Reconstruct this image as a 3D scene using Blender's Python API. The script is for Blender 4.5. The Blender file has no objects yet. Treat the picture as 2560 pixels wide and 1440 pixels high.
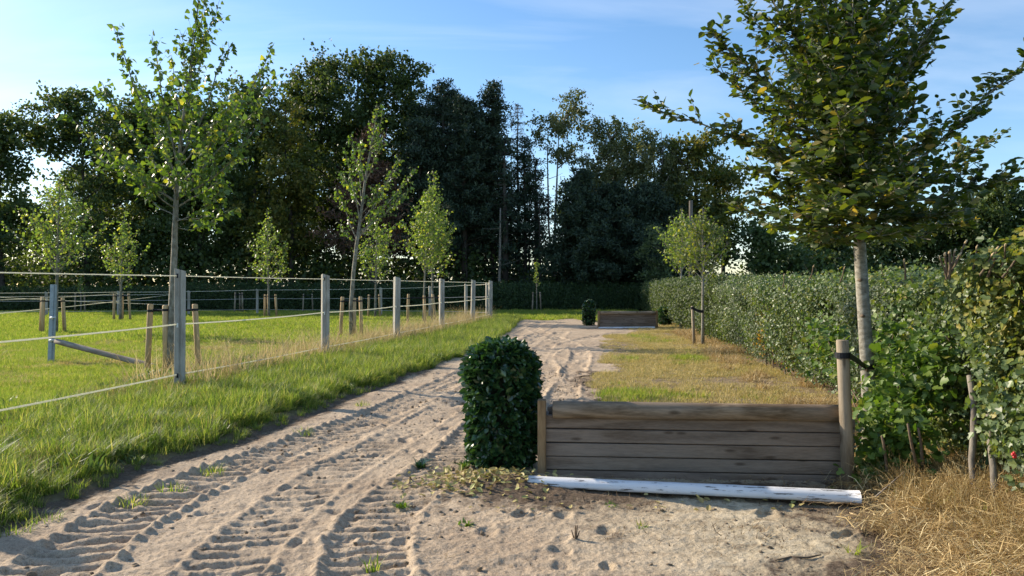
import bpy, math
import numpy as np
from mathutils import Vector, Matrix, Euler

scene = bpy.context.scene
COL = scene.collection
R = math.radians

# ---------------------------------------------------------------- camera, sky, sun, exposure
EYE = 1.5
F = 1862.0          # focal length in pixels of a 2560 wide picture
CX, HY = 1280.0, 715.0
cam = bpy.data.cameras.new('camera')
cam.sensor_width = 36.0
cam.lens = 36.0 * F / 2560.0
cam.clip_start = 0.1
cam.clip_end = 3000.0
cam_o = bpy.data.objects.new('camera', cam)
COL.objects.link(cam_o)
cam_o.location = (0, 0, EYE)
cam_o.rotation_euler = (R(90 - 0.154), 0, 0)
scene.camera = cam_o

SUN_EL = R(26.0)
SUN_VEC = Vector((-0.88 * math.cos(SUN_EL), 0.475 * math.cos(SUN_EL), math.sin(SUN_EL))).normalized()
SUN_AZ = math.atan2(SUN_VEC.x, SUN_VEC.y)      # clockwise from +Y

world = bpy.data.worlds.new('World')
scene.world = world
world.use_nodes = True
wn = world.node_tree
for n in list(wn.nodes):
    wn.nodes.remove(n)
sky = wn.nodes.new('ShaderNodeTexSky')
sky.sky_type = 'NISHITA'
sky.sun_disc = False
sky.sun_elevation = SUN_EL
sky.sun_rotation = SUN_AZ
sky.air_density = 1.0
sky.dust_density = 0.35
sky.ozone_density = 2.6
sky.altitude = 0
hsv = wn.nodes.new('ShaderNodeHueSaturation')
hsv.inputs['Saturation'].default_value = 1.14
wn.links.new(sky.outputs[0], hsv.inputs['Color'])
tc = wn.nodes.new('ShaderNodeTexCoord')
sepw = wn.nodes.new('ShaderNodeSeparateXYZ')
wn.links.new(tc.outputs['Generated'], sepw.inputs[0])
# high thin cirrus: direction projected on a flat layer
addz = wn.nodes.new('ShaderNodeMath'); addz.operation = 'MAXIMUM'; addz.inputs[1].default_value = 0.0
wn.links.new(sepw.outputs['Z'], addz.inputs[0])
addz2 = wn.nodes.new('ShaderNodeMath'); addz2.operation = 'ADD'; addz2.inputs[1].default_value = 0.16
wn.links.new(addz.outputs[0], addz2.inputs[0])
dx = wn.nodes.new('ShaderNodeMath'); dx.operation = 'DIVIDE'
dy = wn.nodes.new('ShaderNodeMath'); dy.operation = 'DIVIDE'
wn.links.new(sepw.outputs['X'], dx.inputs[0]); wn.links.new(addz2.outputs[0], dx.inputs[1])
wn.links.new(sepw.outputs['Y'], dy.inputs[0]); wn.links.new(addz2.outputs[0], dy.inputs[1])
comb = wn.nodes.new('ShaderNodeCombineXYZ')
wn.links.new(dx.outputs[0], comb.inputs['X']); wn.links.new(dy.outputs[0], comb.inputs['Y'])
mp = wn.nodes.new('ShaderNodeMapping')
mp.inputs['Rotation'].default_value = (0, 0, R(12))
mp.inputs['Scale'].default_value = (0.55, 1.5, 1)
mp.inputs['Location'].default_value = (1.3, 0.4, 0)
wn.links.new(comb.outputs[0], mp.inputs['Vector'])
nz = wn.nodes.new('ShaderNodeTexNoise')
nz.inputs['Scale'].default_value = 1.1
nz.inputs['Detail'].default_value = 7
nz.inputs['Roughness'].default_value = 0.55
nz.inputs['Distortion'].default_value = 0.5
wn.links.new(mp.outputs[0], nz.inputs['Vector'])
cr = wn.nodes.new('ShaderNodeMapRange')
cr.inputs['From Min'].default_value = 0.45
cr.inputs['From Max'].default_value = 0.74
cr.inputs['To Min'].default_value = 0.0
cr.inputs['To Max'].default_value = 0.5
wn.links.new(nz.outputs['Fac'], cr.inputs['Value'])
# the cirrus sheet is thicker on the sun's side of the sky
sheet = wn.nodes.new('ShaderNodeMapRange')
sheet.inputs['From Min'].default_value = 0.35
sheet.inputs['From Max'].default_value = -0.75
sheet.inputs['To Min'].default_value = 0.55
sheet.inputs['To Max'].default_value = 1.35
wn.links.new(sepw.outputs['X'], sheet.inputs['Value'])
cmul = wn.nodes.new('ShaderNodeMath'); cmul.operation = 'MULTIPLY'
wn.links.new(cr.outputs[0], cmul.inputs[0]); wn.links.new(sheet.outputs[0], cmul.inputs[1])
cmix = wn.nodes.new('ShaderNodeMix'); cmix.data_type = 'RGBA'
cmix.inputs['B'].default_value = (5.3, 5.8, 6.6, 1)
wn.links.new(cmul.outputs[0], cmix.inputs['Factor'])
wn.links.new(hsv.outputs[0], cmix.inputs['A'])
bg = wn.nodes.new('ShaderNodeBackground')
bg.inputs['Strength'].default_value = 0.13
wn.links.new(cmix.outputs['Result'], bg.inputs['Color'])
wo = wn.nodes.new('ShaderNodeOutputWorld')
wn.links.new(bg.outputs[0], wo.inputs['Surface'])

sun = bpy.data.lights.new('sun', 'SUN')
sun.energy = 4.6
sun.angle = R(0.53)
sun.color = (1.0, 0.86, 0.68)
sun_o = bpy.data.objects.new('sun', sun)
COL.objects.link(sun_o)
sun_o.rotation_euler = SUN_VEC.to_track_quat('Z', 'Y').to_euler()
sun_o.location = (-20, 10, 20)

scene.view_settings.view_transform = 'Standard'
scene.view_settings.look = 'None'
scene.view_settings.gamma = 1
scene.view_settings.exposure = 0.72
scene.view_settings.use_curve_mapping = False
scene.cycles.max_bounces = 6
scene.cycles.transparent_max_bounces = 6
scene.cycles.diffuse_bounces = 3
scene.cycles.glossy_bounces = 2
scene.cycles.transmission_bounces = 3

# ---------------------------------------------------------------- helpers
def gd(py):                    # distance of a ground point seen at row py
    return EYE * F / (py - HY)
def PX(px, d): return (px - CX) / F * d
def PZ(py, d): return EYE + (HY - py) / F * d
def P3(px, py, d): return np.array((PX(px, d), d, PZ(py, d)))

def rng(seed): return np.random.default_rng(seed)

def tag(o, label=None, cat=None, group=None, kind=None):
    if label: o['label'] = label
    if cat: o['category'] = cat
    if group: o['group'] = group
    if kind: o['kind'] = kind
    return o

def empty(name, loc, label, cat, group=None, rz=0.0):
    o = bpy.data.objects.new(name, None)
    COL.objects.link(o)
    o.location = loc
    o.rotation_euler = (0, 0, rz)
    o.empty_display_size = 0.2
    return tag(o, label, cat, group)

def mesh_np(name, V, polys, smooth=False, attrs=None):
    """polys: list of (n,k) int arrays"""
    me = bpy.data.meshes.new(name)
    V = np.asarray(V, dtype=np.float32)
    me.vertices.add(len(V))
    me.vertices.foreach_set('co', V.ravel())
    nl = sum(p.size for p in polys); nf = sum(len(p) for p in polys)
    me.loops.add(nl)
    me.polygons.add(nf)
    me.loops.foreach_set('vertex_index', np.concatenate([p.ravel() for p in polys]).astype(np.int32))
    tot = np.concatenate([np.full(len(p), p.shape[1]) for p in polys])
    st = np.concatenate(([0], np.cumsum(tot)[:-1])).astype(np.int32)
    me.polygons.foreach_set('loop_start', st)
    me.polygons.foreach_set('use_smooth', np.full(nf, bool(smooth)))
    if attrs:
        for k, a in attrs.items():
            at = me.attributes.new(k, 'FLOAT', 'POINT')
            at.data.foreach_set('value', np.asarray(a, dtype=np.float32))
    me.update(calc_edges=True)
    return me

def link(name, me, mat=None, parent=None, loc=None):
    o = bpy.data.objects.new(name, me)
    COL.objects.link(o)
    if mat is not None and len(me.materials) == 0:
        me.materials.append(mat)
    if parent is not None:
        o.parent = parent
        if loc is None:                 # geometry given in world space: undo the parent's placing
            M = Matrix.LocRotScale(parent.location, parent.rotation_euler, parent.scale)
            o.matrix_parent_inverse = M.inverted()
    if loc is not None:
        o.location = loc
    return o

class MB:
    """collects simple shapes into one mesh"""
    def __init__(s): s.V = []; s.Q = {}; s.n = 0
    def add(s, V, polys):
        V = np.asarray(V, float)
        for p in polys:
            p = np.asarray(p, int)
            s.Q.setdefault(p.shape[1], []).append(p + s.n)
        s.V.append(V); s.n += len(V)
    def box(s, c, size, M=None):
        x, y, z = np.array(size) / 2
        v = np.array([(-x,-y,-z),(x,-y,-z),(x,y,-z),(-x,y,-z),(-x,-y,z),(x,-y,z),(x,y,z),(-x,y,z)])
        if M is not None: v = v @ np.array(M).T
        v = v + np.array(c)
        s.add(v, [np.array([(0,3,2,1),(4,5,6,7),(0,1,5,4),(1,2,6,5),(2,3,7,6),(3,0,4,7)])])
    def bbox(s, c, size, b=0.006, M=None):
        """box with bevelled long edges (octagonal section along its longest axis) and chamfered ends"""
        size = np.array(size, float); a = int(np.argmax(size)); o = [i for i in range(3) if i != a]
        h = size / 2
        u, w = h[o[0]], h[o[1]]
        sec = [(u-b,-w),(u,-w+b),(u,w-b),(u-b,w),(-u+b,w),(-u,w-b),(-u,-w+b),(-u+b,-w)]
        rings = [(-h[a], (1-b/u, 1-b/w)), (-h[a]+b, (1,1)), (h[a]-b, (1,1)), (h[a], (1-b/u, 1-b/w))]
        V = []
        for t, (k1, k2) in rings:
            for (p, q) in sec:
                v = [0,0,0]; v[a] = t; v[o[0]] = p*k1; v[o[1]] = q*k2; V.append(v)
        V = np.array(V)
        if M is not None: V = V @ np.array(M).T
        V = V + np.array(c)
        Q = [(i*8+j, i*8+(j+1)%8, (i+1)*8+(j+1)%8, (i+1)*8+j) for i in range(3) for j in range(8)]
        s.add(V, [np.array(Q), np.array([[7,6,5,4,3,2,1,0]]), np.array([[24+i for i in range(8)]])])
    def tube(s, pts, rad, k=8, caps=True, jitter=0.0, seed=0):
        V, Q, caps_ = tube_np(pts, rad, k, jitter, seed)
        s.add(V, [Q] + (caps_ if caps else []))
    def build(s, name, mat, parent=None, smooth=False, loc=None):
        V = np.concatenate(s.V)
        polys = [np.concatenate(v) for v in s.Q.values()]
        me = mesh_np(name, V, polys, smooth)
        return link(name, me, mat, parent, loc)

def tube_np(pts, rad, k=8, jitter=0.0, seed=0):
    pts = np.asarray(pts, float); n = len(pts)
    rad = np.broadcast_to(np.asarray(rad, float), (n,))
    T = np.gradient(pts, axis=0)
    T /= np.linalg.norm(T, axis=1, keepdims=True) + 1e-9
    ref = np.array((0.0, 0.0, 1.0)) if abs(T[:, 2]).mean() < 0.85 else np.array((1.0, 0.0, 0.0))
    U = np.cross(T, ref); U /= np.linalg.norm(U, axis=1, keepdims=True) + 1e-9
    W = np.cross(T, U)
    a = np.arange(k) / k * 2 * np.pi
    rr = rad[:, None] * np.ones((n, k))
    if jitter: rr = rr * (1 + jitter * rng(seed).normal(size=(n, k)))
    V = pts[:, None, :] + rr[:, :, None] * (np.cos(a)[None, :, None] * U[:, None, :] + np.sin(a)[None, :, None] * W[:, None, :])
    i, j = np.meshgrid(np.arange(n - 1), np.arange(k), indexing='ij')
    Q = np.stack([i*k+j, (i+1)*k+j, (i+1)*k+(j+1) % k, i*k+(j+1) % k], -1).reshape(-1, 4)
    caps = [np.arange(k)[None, :], (n-1)*k + np.arange(k)[::-1][None, :]]
    return V.reshape(-1, 3), Q, caps

def vnoise(x, y, seed=0):
    """smooth value noise in [-1,1] on numpy arrays"""
    r = rng(seed + 1000)
    T = r.uniform(-1, 1, (256, 256))
    xi = np.floor(x).astype(int); yi = np.floor(y).astype(int)
    fx = x - xi; fy = y - yi
    fx = fx*fx*(3-2*fx); fy = fy*fy*(3-2*fy)
    a = T[xi & 255, yi & 255]; b = T[(xi+1) & 255, yi & 255]
    c = T[xi & 255, (yi+1) & 255]; d = T[(xi+1) & 255, (yi+1) & 255]
    return (a*(1-fx)+b*fx)*(1-fy) + (c*(1-fx)+d*fx)*fy

def fbm(x, y, seed=0, oct=4, gain=0.5):
    s = 0; a = 1; t = 0
    for o in range(oct):
        s = s + a*vnoise(x*2**o + 17.3*o, y*2**o - 9.1*o, seed+o); t += a; a *= gain
    return s/t

# ---------------------------------------------------------------- materials
def new_mat(name):
    m = bpy.data.materials.new(name); m.use_nodes = True
    nt = m.node_tree
    for n in list(nt.nodes): nt.nodes.remove(n)
    return m, nt
def N(nt, t, **kw):
    n = nt.nodes.new(t)
    for k, v in kw.items():
        if k in n.inputs: n.inputs[k].default_value = v
        else: setattr(n, k, v)
    return n
def ramp(nt, stops, interp='LINEAR'):
    r = nt.nodes.new('ShaderNodeValToRGB'); e = r.color_ramp.elements
    r.color_ramp.interpolation = interp
    while len(e) < len(stops): e.new(0.5)
    for i, (p, c) in enumerate(stops):
        e[i].position = p; e[i].color = (*c, 1)
    return r

def leaf_mat(name, stops, trans=0.35, tcol=1.5, rough=0.5, spec=0.4, use_rand=True, tint=(1.25, 1.15, 0.45)):
    m, nt = new_mat(name)
    at = N(nt, 'ShaderNodeAttribute'); at.attribute_name = 'v'
    oi = N(nt, 'ShaderNodeObjectInfo')
    ad = N(nt, 'ShaderNodeMath', operation='MULTIPLY_ADD')
    nt.links.new(oi.outputs['Random'], ad.inputs[0]); ad.inputs[1].default_value = 0.5 if use_rand else 0.0
    nt.links.new(at.outputs['Fac'], ad.inputs[2])
    fr = N(nt, 'ShaderNodeMath', operation='FRACT')
    nt.links.new(ad.outputs[0], fr.inputs[0])
    rp = ramp(nt, stops); nt.links.new(fr.outputs[0], rp.inputs[0])
    pb = N(nt, 'ShaderNodeBsdfPrincipled', Roughness=rough)
    pb.inputs['Specular IOR Level'].default_value = spec
    nt.links.new(rp.outputs[0], pb.inputs['Base Color'])
    tr = N(nt, 'ShaderNodeBsdfTranslucent')
    mx = N(nt, 'ShaderNodeMix', data_type='RGBA', blend_type='MULTIPLY'); mx.inputs['Factor'].default_value = 1
    mx.inputs['B'].default_value = (tcol*tint[0], tcol*tint[1], tcol*tint[2], 1)
    nt.links.new(rp.outputs[0], mx.inputs['A']); nt.links.new(mx.outputs['Result'], tr.inputs['Color'])
    ms = N(nt, 'ShaderNodeMixShader'); ms.inputs[0].default_value = trans
    nt.links.new(pb.outputs[0], ms.inputs[1]); nt.links.new(tr.outputs[0], ms.inputs[2])
    o = N(nt, 'ShaderNodeOutputMaterial'); nt.links.new(ms.outputs[0], o.inputs[0])
    return m

def noise_mat(name, c1, c2, scale=8, rough=0.85, bump=0.3, detail=6, stretch=(1, 1, 1), c3=None, bdist=0.01, spec=0.3):
    m, nt = new_mat(name)
    tcn = N(nt, 'ShaderNodeTexCoord'); mpn = N(nt, 'ShaderNodeMapping'); mpn.inputs['Scale'].default_value = stretch
    nt.links.new(tcn.outputs['Object'], mpn.inputs['Vector'])
    nn = N(nt, 'ShaderNodeTexNoise', Scale=scale, Detail=detail, Roughness=0.6)
    nt.links.new(mpn.outputs[0], nn.inputs['Vector'])
    st = [(0.3, c1), (0.7, c2)] if c3 is None else [(0.28, c1), (0.5, c2), (0.68, c3)]
    rp = ramp(nt, st); nt.links.new(nn.outputs['Fac'], rp.inputs[0])
    pb = N(nt, 'ShaderNodeBsdfPrincipled', Roughness=rough); pb.inputs['Specular IOR Level'].default_value = spec
    nt.links.new(rp.outputs[0], pb.inputs['Base Color'])
    bp = N(nt, 'ShaderNodeBump', Strength=bump, Distance=bdist)
    nt.links.new(nn.outputs['Fac'], bp.inputs['Height']); nt.links.new(bp.outputs[0], pb.inputs['Normal'])
    o = N(nt, 'ShaderNodeOutputMaterial'); nt.links.new(pb.outputs[0], o.inputs[0])
    return m

def wood_mat(name, dark, light, axis='X', knots=True, seed=0.0, gscale=11, weather=(0.3, 0.29, 0.27), wfac=0.35, fig=0.30):
    """planed softwood: long grain running along one axis, growth-ring figure, a few knots, grey weathering"""
    m, nt = new_mat(name)
    tcn = N(nt, 'ShaderNodeTexCoord')
    oi = N(nt, 'ShaderNodeObjectInfo')
    mul = N(nt, 'ShaderNodeMath', operation='MULTIPLY'); mul.inputs[1].default_value = 37.0
    nt.links.new(oi.outputs['Random'], mul.inputs[0])
    off = N(nt, 'ShaderNodeCombineXYZ')
    for k in range(3): nt.links.new(mul.outputs[0], off.inputs[k])
    ad = N(nt, 'ShaderNodeVectorMath', operation='ADD')
    nt.links.new(tcn.outputs['Object'], ad.inputs[0]); nt.links.new(off.outputs[0], ad.inputs[1])
    mpn = N(nt, 'ShaderNodeMapping')
    sc = {'X': (0.13, 1, 1), 'Z': (1, 1, 0.13)}[axis]
    mpn.inputs['Scale'].default_value = sc; mpn.inputs['Location'].default_value = (seed, seed*1.7, 0)
    nt.links.new(ad.outputs[0], mpn.inputs['Vector'])
    big = N(nt, 'ShaderNodeTexNoise', Scale=gscale*0.45, Detail=1.5, Roughness=0.5, Distortion=0.3)
    nt.links.new(mpn.outputs[0], big.inputs['Vector'])
    # figure: contour lines of the smooth noise
    mm = N(nt, 'ShaderNodeMath', operation='MULTIPLY'); mm.inputs[1].default_value = 30.0
    nt.links.new(big.outputs['Fac'], mm.inputs[0])
    si = N(nt, 'ShaderNodeMath', operation='SINE'); nt.links.new(mm.outputs[0], si.inputs[0])
    fine = N(nt, 'ShaderNodeTexNoise', Scale=gscale*9, Detail=4, Roughness=0.6)
    nt.links.new(mpn.outputs[0], fine.inputs['Vector'])
    f1 = N(nt, 'ShaderNodeMath', operation='MULTIPLY_ADD'); f1.inputs[1].default_value = fig*0.6
    nt.links.new(si.outputs[0], f1.inputs[0]); nt.links.new(fine.outputs['Fac'], f1.inputs[2])
    rp = ramp(nt, [(0.22, dark), (0.5, tuple(0.5*(a+b) for a, b in zip(dark, light))), (0.8, light)])
    nt.links.new(f1.outputs[0], rp.inputs[0])
    wnz = N(nt, 'ShaderNodeTexNoise', Scale=3.5, Detail=3, Roughness=0.6)
    mp2 = N(nt, 'ShaderNodeMapping'); mp2.inputs['Scale'].default_value = {'X': (0.35, .2, .9), 'Z': (2.5, 2.5, 0.5)}[axis]
    nt.links.new(ad.outputs[0], mp2.inputs[0]); nt.links.new(mp2.outputs[0], wnz.inputs['Vector'])
    wr = N(nt, 'ShaderNodeMapRange'); wr.inputs['From Min'].default_value = 0.4; wr.inputs['From Max'].default_value = 0.7
    wr.inputs['To Max'].default_value = wfac
    nt.links.new(wnz.outputs['Fac'], wr.inputs['Value'])
    mx = N(nt, 'ShaderNodeMix', data_type='RGBA'); mx.inputs['B'].default_value = (*weather, 1)
    nt.links.new(wr.outputs[0], mx.inputs['Factor']); nt.links.new(rp.outputs[0], mx.inputs['A'])
    last = mx.outputs['Result']
    if knots:
        vo = N(nt, 'ShaderNodeTexVoronoi', Scale=1.0, Randomness=1.0); vo.voronoi_dimensions = '2D'
        sx = N(nt, 'ShaderNodeSeparateXYZ'); cx_ = N(nt, 'ShaderNodeCombineXYZ')
        nt.links.new(ad.outputs[0], sx.inputs[0]); nt.links.new(sx.outputs['X'], cx_.inputs['X']); nt.links.new(sx.outputs['Z'], cx_.inputs['Y'])
        mp3 = N(nt, 'ShaderNodeMapping'); mp3.inputs['Scale'].default_value = {'X': (1.5, 5.2, 1), 'Z': (6, 1.3, 1)}[axis]
        nt.links.new(cx_.outputs[0], mp3.inputs[0]); nt.links.new(mp3.outputs[0], vo.inputs['Vector'])
        kr = N(nt, 'ShaderNodeMapRange'); kr.inputs['From Min'].default_value = 0.03; kr.inputs['From Max'].default_value = 0.085
        kr.inputs['To Min'].default_value = 0.7; kr.inputs['To Max'].default_value = 0.0
        nt.links.new(vo.outputs['Distance'], kr.inputs['Value'])
        mk = N(nt, 'ShaderNodeMix', data_type='RGBA'); mk.inputs['B'].default_value = (dark[0]*0.4, dark[1]*0.35, dark[2]*0.3, 1)
        nt.links.new(kr.outputs[0], mk.inputs['Factor']); nt.links.new(last, mk.inputs['A']); last = mk.outputs['Result']
    pb = N(nt, 'ShaderNodeBsdfPrincipled', Roughness=0.72); pb.inputs['Specular IOR Level'].default_value = 0.3
    nt.links.new(last, pb.inputs['Base Color'])
    bp = N(nt, 'ShaderNodeBump', Strength=0.35, Distance=0.004)
    nt.links.new(f1.outputs[0], bp.inputs['Height']); nt.links.new(bp.outputs[0], pb.inputs['Normal'])
    o = N(nt, 'ShaderNodeOutputMaterial'); nt.links.new(pb.outputs[0], o.inputs[0])
    return m

def ground_mat(name, kind):
    m, nt = new_mat(name)
    tcn = N(nt, 'ShaderNodeTexCoord')
    n1 = N(nt, 'ShaderNodeTexNoise', Scale=1.3, Detail=5, Roughness=0.6); nt.links.new(tcn.outputs['Object'], n1.inputs['Vector'])
    n2 = N(nt, 'ShaderNodeTexNoise', Scale=45, Detail=6, Roughness=0.7); nt.links.new(tcn.outputs['Object'], n2.inputs['Vector'])
    n3 = N(nt, 'ShaderNodeTexNoise', Scale=9, Detail=6, Roughness=0.65); nt.links.new(tcn.outputs['Object'], n3.inputs['Vector'])
    n4 = N(nt, 'ShaderNodeTexNoise', Scale=170, Detail=3, Roughness=0.7); nt.links.new(tcn.outputs['Object'], n4.inputs['Vector'])
    if kind == 'sand':
        r1 = ramp(nt, [(0.3, (0.40, 0.305, 0.212)), (0.62, (0.57, 0.452, 0.318))]); nt.links.new(n1.outputs['Fac'], r1.inputs[0])
        r2 = ramp(nt, [(0.34, (0.55, 0.53, 0.50)), (0.48, (.95, .95, .95)), (0.65, (1.06, 1.06, 1.06))]); nt.links.new(n2.outputs['Fac'], r2.inputs[0])
        mx = N(nt, 'ShaderNodeMix', data_type='RGBA', blend_type='MULTIPLY'); mx.inputs['Factor'].default_value = 1
        nt.links.new(r1.outputs[0], mx.inputs['A']); nt.links.new(r2.outputs[0], mx.inputs['B'])
        r5 = ramp(nt, [(0.36, (0.55, 0.52, 0.48)), (0.46, (1, 1, 1)), (0.6, (1.0, 1.0, 1.0)), (.68, (1.25, 1.25, 1.22))]); nt.links.new(n4.outputs['Fac'], r5.inputs[0])
        # pale dry sand where the attribute 'pale' is high, dark soil where 'dirt' is high
        pa = N(nt, 'ShaderNodeAttribute'); pa.attribute_name = 'pale'
        m2 = N(nt, 'ShaderNodeMix', data_type='RGBA'); nt.links.new(pa.outputs['Fac'], m2.inputs['Factor'])
        r3 = ramp(nt, [(0.34, (0.27, 0.21, 0.14)), (0.46, (0.49, 0.41, 0.28)), (0.62, (0.66, 0.565, 0.405))]); nt.links.new(n3.outputs['Fac'], r3.inputs[0])
        nt.links.new(mx.outputs['Result'], m2.inputs['A']); nt.links.new(r3.outputs[0], m2.inputs['B'])
        di = N(nt, 'ShaderNodeAttribute'); di.attribute_name = 'dirt'
        sp = N(nt, 'ShaderNodeMath', operation='MULTIPLY_ADD'); sp.inputs[1].default_value = 1.8
        nt.links.new(n3.outputs['Fac'], sp.inputs[0]); 
        s0 = N(nt, 'ShaderNodeMath', operation='SUBTRACT'); nt.links.new(di.outputs['Fac'], s0.inputs[0]); s0.inputs[1].default_value = 0.95
        nt.links.new(s0.outputs[0], sp.inputs[2])
        cl = N(nt, 'ShaderNodeMapRange'); cl.inputs['From Min'].default_value = 0.1; cl.inputs['From Max'].default_value = 0.55
        nt.links.new(sp.outputs[0], cl.inputs['Value'])
        m3 = N(nt, 'ShaderNodeMix', data_type='RGBA'); nt.links.new(cl.outputs[0], m3.inputs['Factor'])
        r4 = ramp(nt, [(0.3, (0.07, 0.05, 0.035)), (0.65, (0.20, 0.15, 0.105))]); nt.links.new(n2.outputs['Fac'], r4.inputs[0])
        nt.links.new(m2.outputs['Result'], m3.inputs['A']); nt.links.new(r4.outputs[0], m3.inputs['B'])
        mg = N(nt, 'ShaderNodeMix', data_type='RGBA', blend_type='MULTIPLY'); mg.inputs['Factor'].default_value = 1
        nt.links.new(m3.outputs['Result'], mg.inputs['A']); nt.links.new(r5.outputs[0], mg.inputs['B'])
        col = mg.outputs['Result']; bs, bd = 1.0, 0.022
    else:
        r1 = ramp(nt, [(0.3, (0.055, 0.075, 0.022)), (0.55, (0.085, 0.095, 0.03)), (0.72, (0.16, 0.135, 0.06))]); nt.links.new(n1.outputs['Fac'], r1.inputs[0])
        r2 = ramp(nt, [(0.3, (0.5, 0.5, 0.5)), (0.65, (1.15, 1.15, 1.1))]); nt.links.new(n2.outputs['Fac'], r2.inputs[0])
        mx = N(nt, 'ShaderNodeMix', data_type='RGBA', blend_type='MULTIPLY'); mx.inputs['Factor'].default_value = 1
        nt.links.new(r1.outputs[0], mx.inputs['A']); nt.links.new(r2.outputs[0], mx.inputs['B'])
        di = N(nt, 'ShaderNodeAttribute'); di.attribute_name = 'dirt'
        m3 = N(nt, 'ShaderNodeMix', data_type='RGBA'); nt.links.new(di.outputs['Fac'], m3.inputs['Factor'])
        r4 = ramp(nt, [(0.3, (0.16, 0.11, 0.07)), (0.65, (0.34, 0.26, 0.17))]); nt.links.new(n3.outputs['Fac'], r4.inputs[0])
        nt.links.new(mx.outputs['Result'], m3.inputs['A']); nt.links.new(r4.outputs[0], m3.inputs['B'])
        col = m3.outputs['Result']; bs, bd = 0.8, 0.03
    pb = N(nt, 'ShaderNodeBsdfPrincipled', Roughness=0.95); pb.inputs['Specular IOR Level'].default_value = 0.15
    nt.links.new(col, pb.inputs['Base Color'])
    hs = N(nt, 'ShaderNodeMath', operation='MULTIPLY_ADD'); hs.inputs[1].default_value = 0.5
    nt.links.new(n2.outputs['Fac'], hs.inputs[0]); nt.links.new(n3.outputs['Fac'], hs.inputs[2])
    bp = N(nt, 'ShaderNodeBump', Strength=bs, Distance=bd)
    nt.links.new(hs.outputs[0], bp.inputs['Height']); nt.links.new(bp.outputs[0], pb.inputs['Normal'])
    o = N(nt, 'ShaderNodeOutputMaterial'); nt.links.new(pb.outputs[0], o.inputs[0])
    return m

M_sand = ground_mat('sand', 'sand')
M_soil = ground_mat('soil', 'soil')
M_lush = leaf_mat('lush_grass', [(0.0, (0.06, 0.105, 0.022)), (0.3, (0.125, 0.20, 0.035)), (0.65, (0.25, 0.32, 0.065)), (0.85, (0.36, 0.37, 0.12)), (1.0, (0.50, 0.42, 0.20))], 0.5, 1.3, 0.5, 0.35, tint=(1.1, 1.15, 0.5))
M_field = leaf_mat('field_grass', [(0.0, (0.108, 0.173, 0.027)), (0.4, (0.216, 0.292, 0.049)), (0.8, (0.335, 0.378, 0.086)), (1.0, (0.486, 0.410, 0.173))], 0.45, 1.3, 0.6, 0.25, tint=(1.1, 1.15, 0.5))
M_dry = leaf_mat('dry_grass', [(0.0, (0.25, 0.17, 0.07)), (0.5, (0.42, 0.31, 0.14)), (1.0, (0.56, 0.46, 0.24))], 0.3, 1.1, 0.65, 0.25, tint=(1.05, 1, 0.8))
M_straw = leaf_mat('straw', [(0.0, (0.14, 0.085, 0.04)), (0.3, (0.42, 0.29, 0.13)), (0.7, (0.62, 0.46, 0.21)), (1.0, (0.80, 0.68, 0.40))], 0.2, 1.1, 0.6, 0.3, tint=(1.05, 1, 0.8))
M_mixed = leaf_mat('patch_grass', [(0.0, (0.20, 0.215, 0.06)), (0.2, (0.37, 0.33, 0.12)), (0.5, (0.55, 0.45, 0.20)), (1.0, (0.68, 0.53, 0.27))], 0.35, 1.15, 0.6, 0.25, tint=(1.05, 1.05, 0.7))
M_poplar = leaf_mat('poplar_leaf', [(0.0, (0.060, 0.102, 0.024)), (0.5, (0.102, 0.156, 0.030)), (0.9, (0.168, 0.216, 0.042)), (1.0, (0.420, 0.360, 0.048))], 0.38, 1.7, 0.4, 0.55, tint=(1.05, 1.2, 0.4))
M_poplar_far = leaf_mat('poplar_leaf_far', [(0.0, (0.084, 0.138, 0.036)), (0.5, (0.144, 0.204, 0.054)), (0.9, (0.228, 0.276, 0.072)), (1.0, (0.420, 0.360, 0.096))], 0.42, 1.9, 0.4, 0.5, tint=(1.15, 1.2, 0.4))
M_horn = leaf_mat('hornbeam_leaf', [(0.0, (0.030, 0.055, 0.015)), (0.5, (0.061, 0.091, 0.022)), (0.93, (0.122, 0.140, 0.030)), (1.0, (0.366, 0.256, 0.085))], 0.38, 1.8, 0.42, 0.5, tint=(1.2, 1.25, 0.3))
M_hedge = leaf_mat('hedge_leaf', [(0.0, (0.045, 0.08, 0.03)), (0.5, (0.10, 0.15, 0.055)), (0.92, (0.18, 0.235, 0.09)), (1.0, (0.25, 0.24, 0.06))], 0.28, 1.6, 0.42, 0.45, tint=(1.15, 1.2, 0.4))
M_hedge_far = leaf_mat('hedge_leaf_far', [(0.0, (0.035, 0.06, 0.022)), (0.6, (0.085, 0.12, 0.05)), (1.0, (0.15, 0.18, 0.085))], 0.28, 1.5, 0.55, 0.3, tint=(1.1, 1.15, 0.5))
M_darkhedge = leaf_mat('shaded_hedge_leaf', [(0.0, (0.025, 0.050, 0.019)), (1.0, (0.062, 0.106, 0.031))], 0.25, 1.5, 0.5, 0.35)  # plain dark green leaves of the far clipped hedge
M_laurel = leaf_mat('laurel_leaf', [(0.0, (0.016, 0.046, 0.018)), (0.6, (0.036, 0.085, 0.029)), (1.0, (0.078, 0.143, 0.039))], 0.15, 1.6, 0.24, 0.8, tint=(1.1, 1.3, 0.4))
M_oak = leaf_mat('oak_leaf', [(0.0, (0.026, 0.049, 0.014)), (0.6, (0.055, 0.087, 0.025)), (1.0, (0.102, 0.145, 0.041))], 0.3, 1.7, 0.55, 0.35)
M_maple = leaf_mat('maple_leaf', [(0.0, (0.032, 0.061, 0.022)), (0.6, (0.068, 0.108, 0.036)), (1.0, (0.121, 0.162, 0.054))], 0.32, 1.7, 0.55, 0.35)
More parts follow.
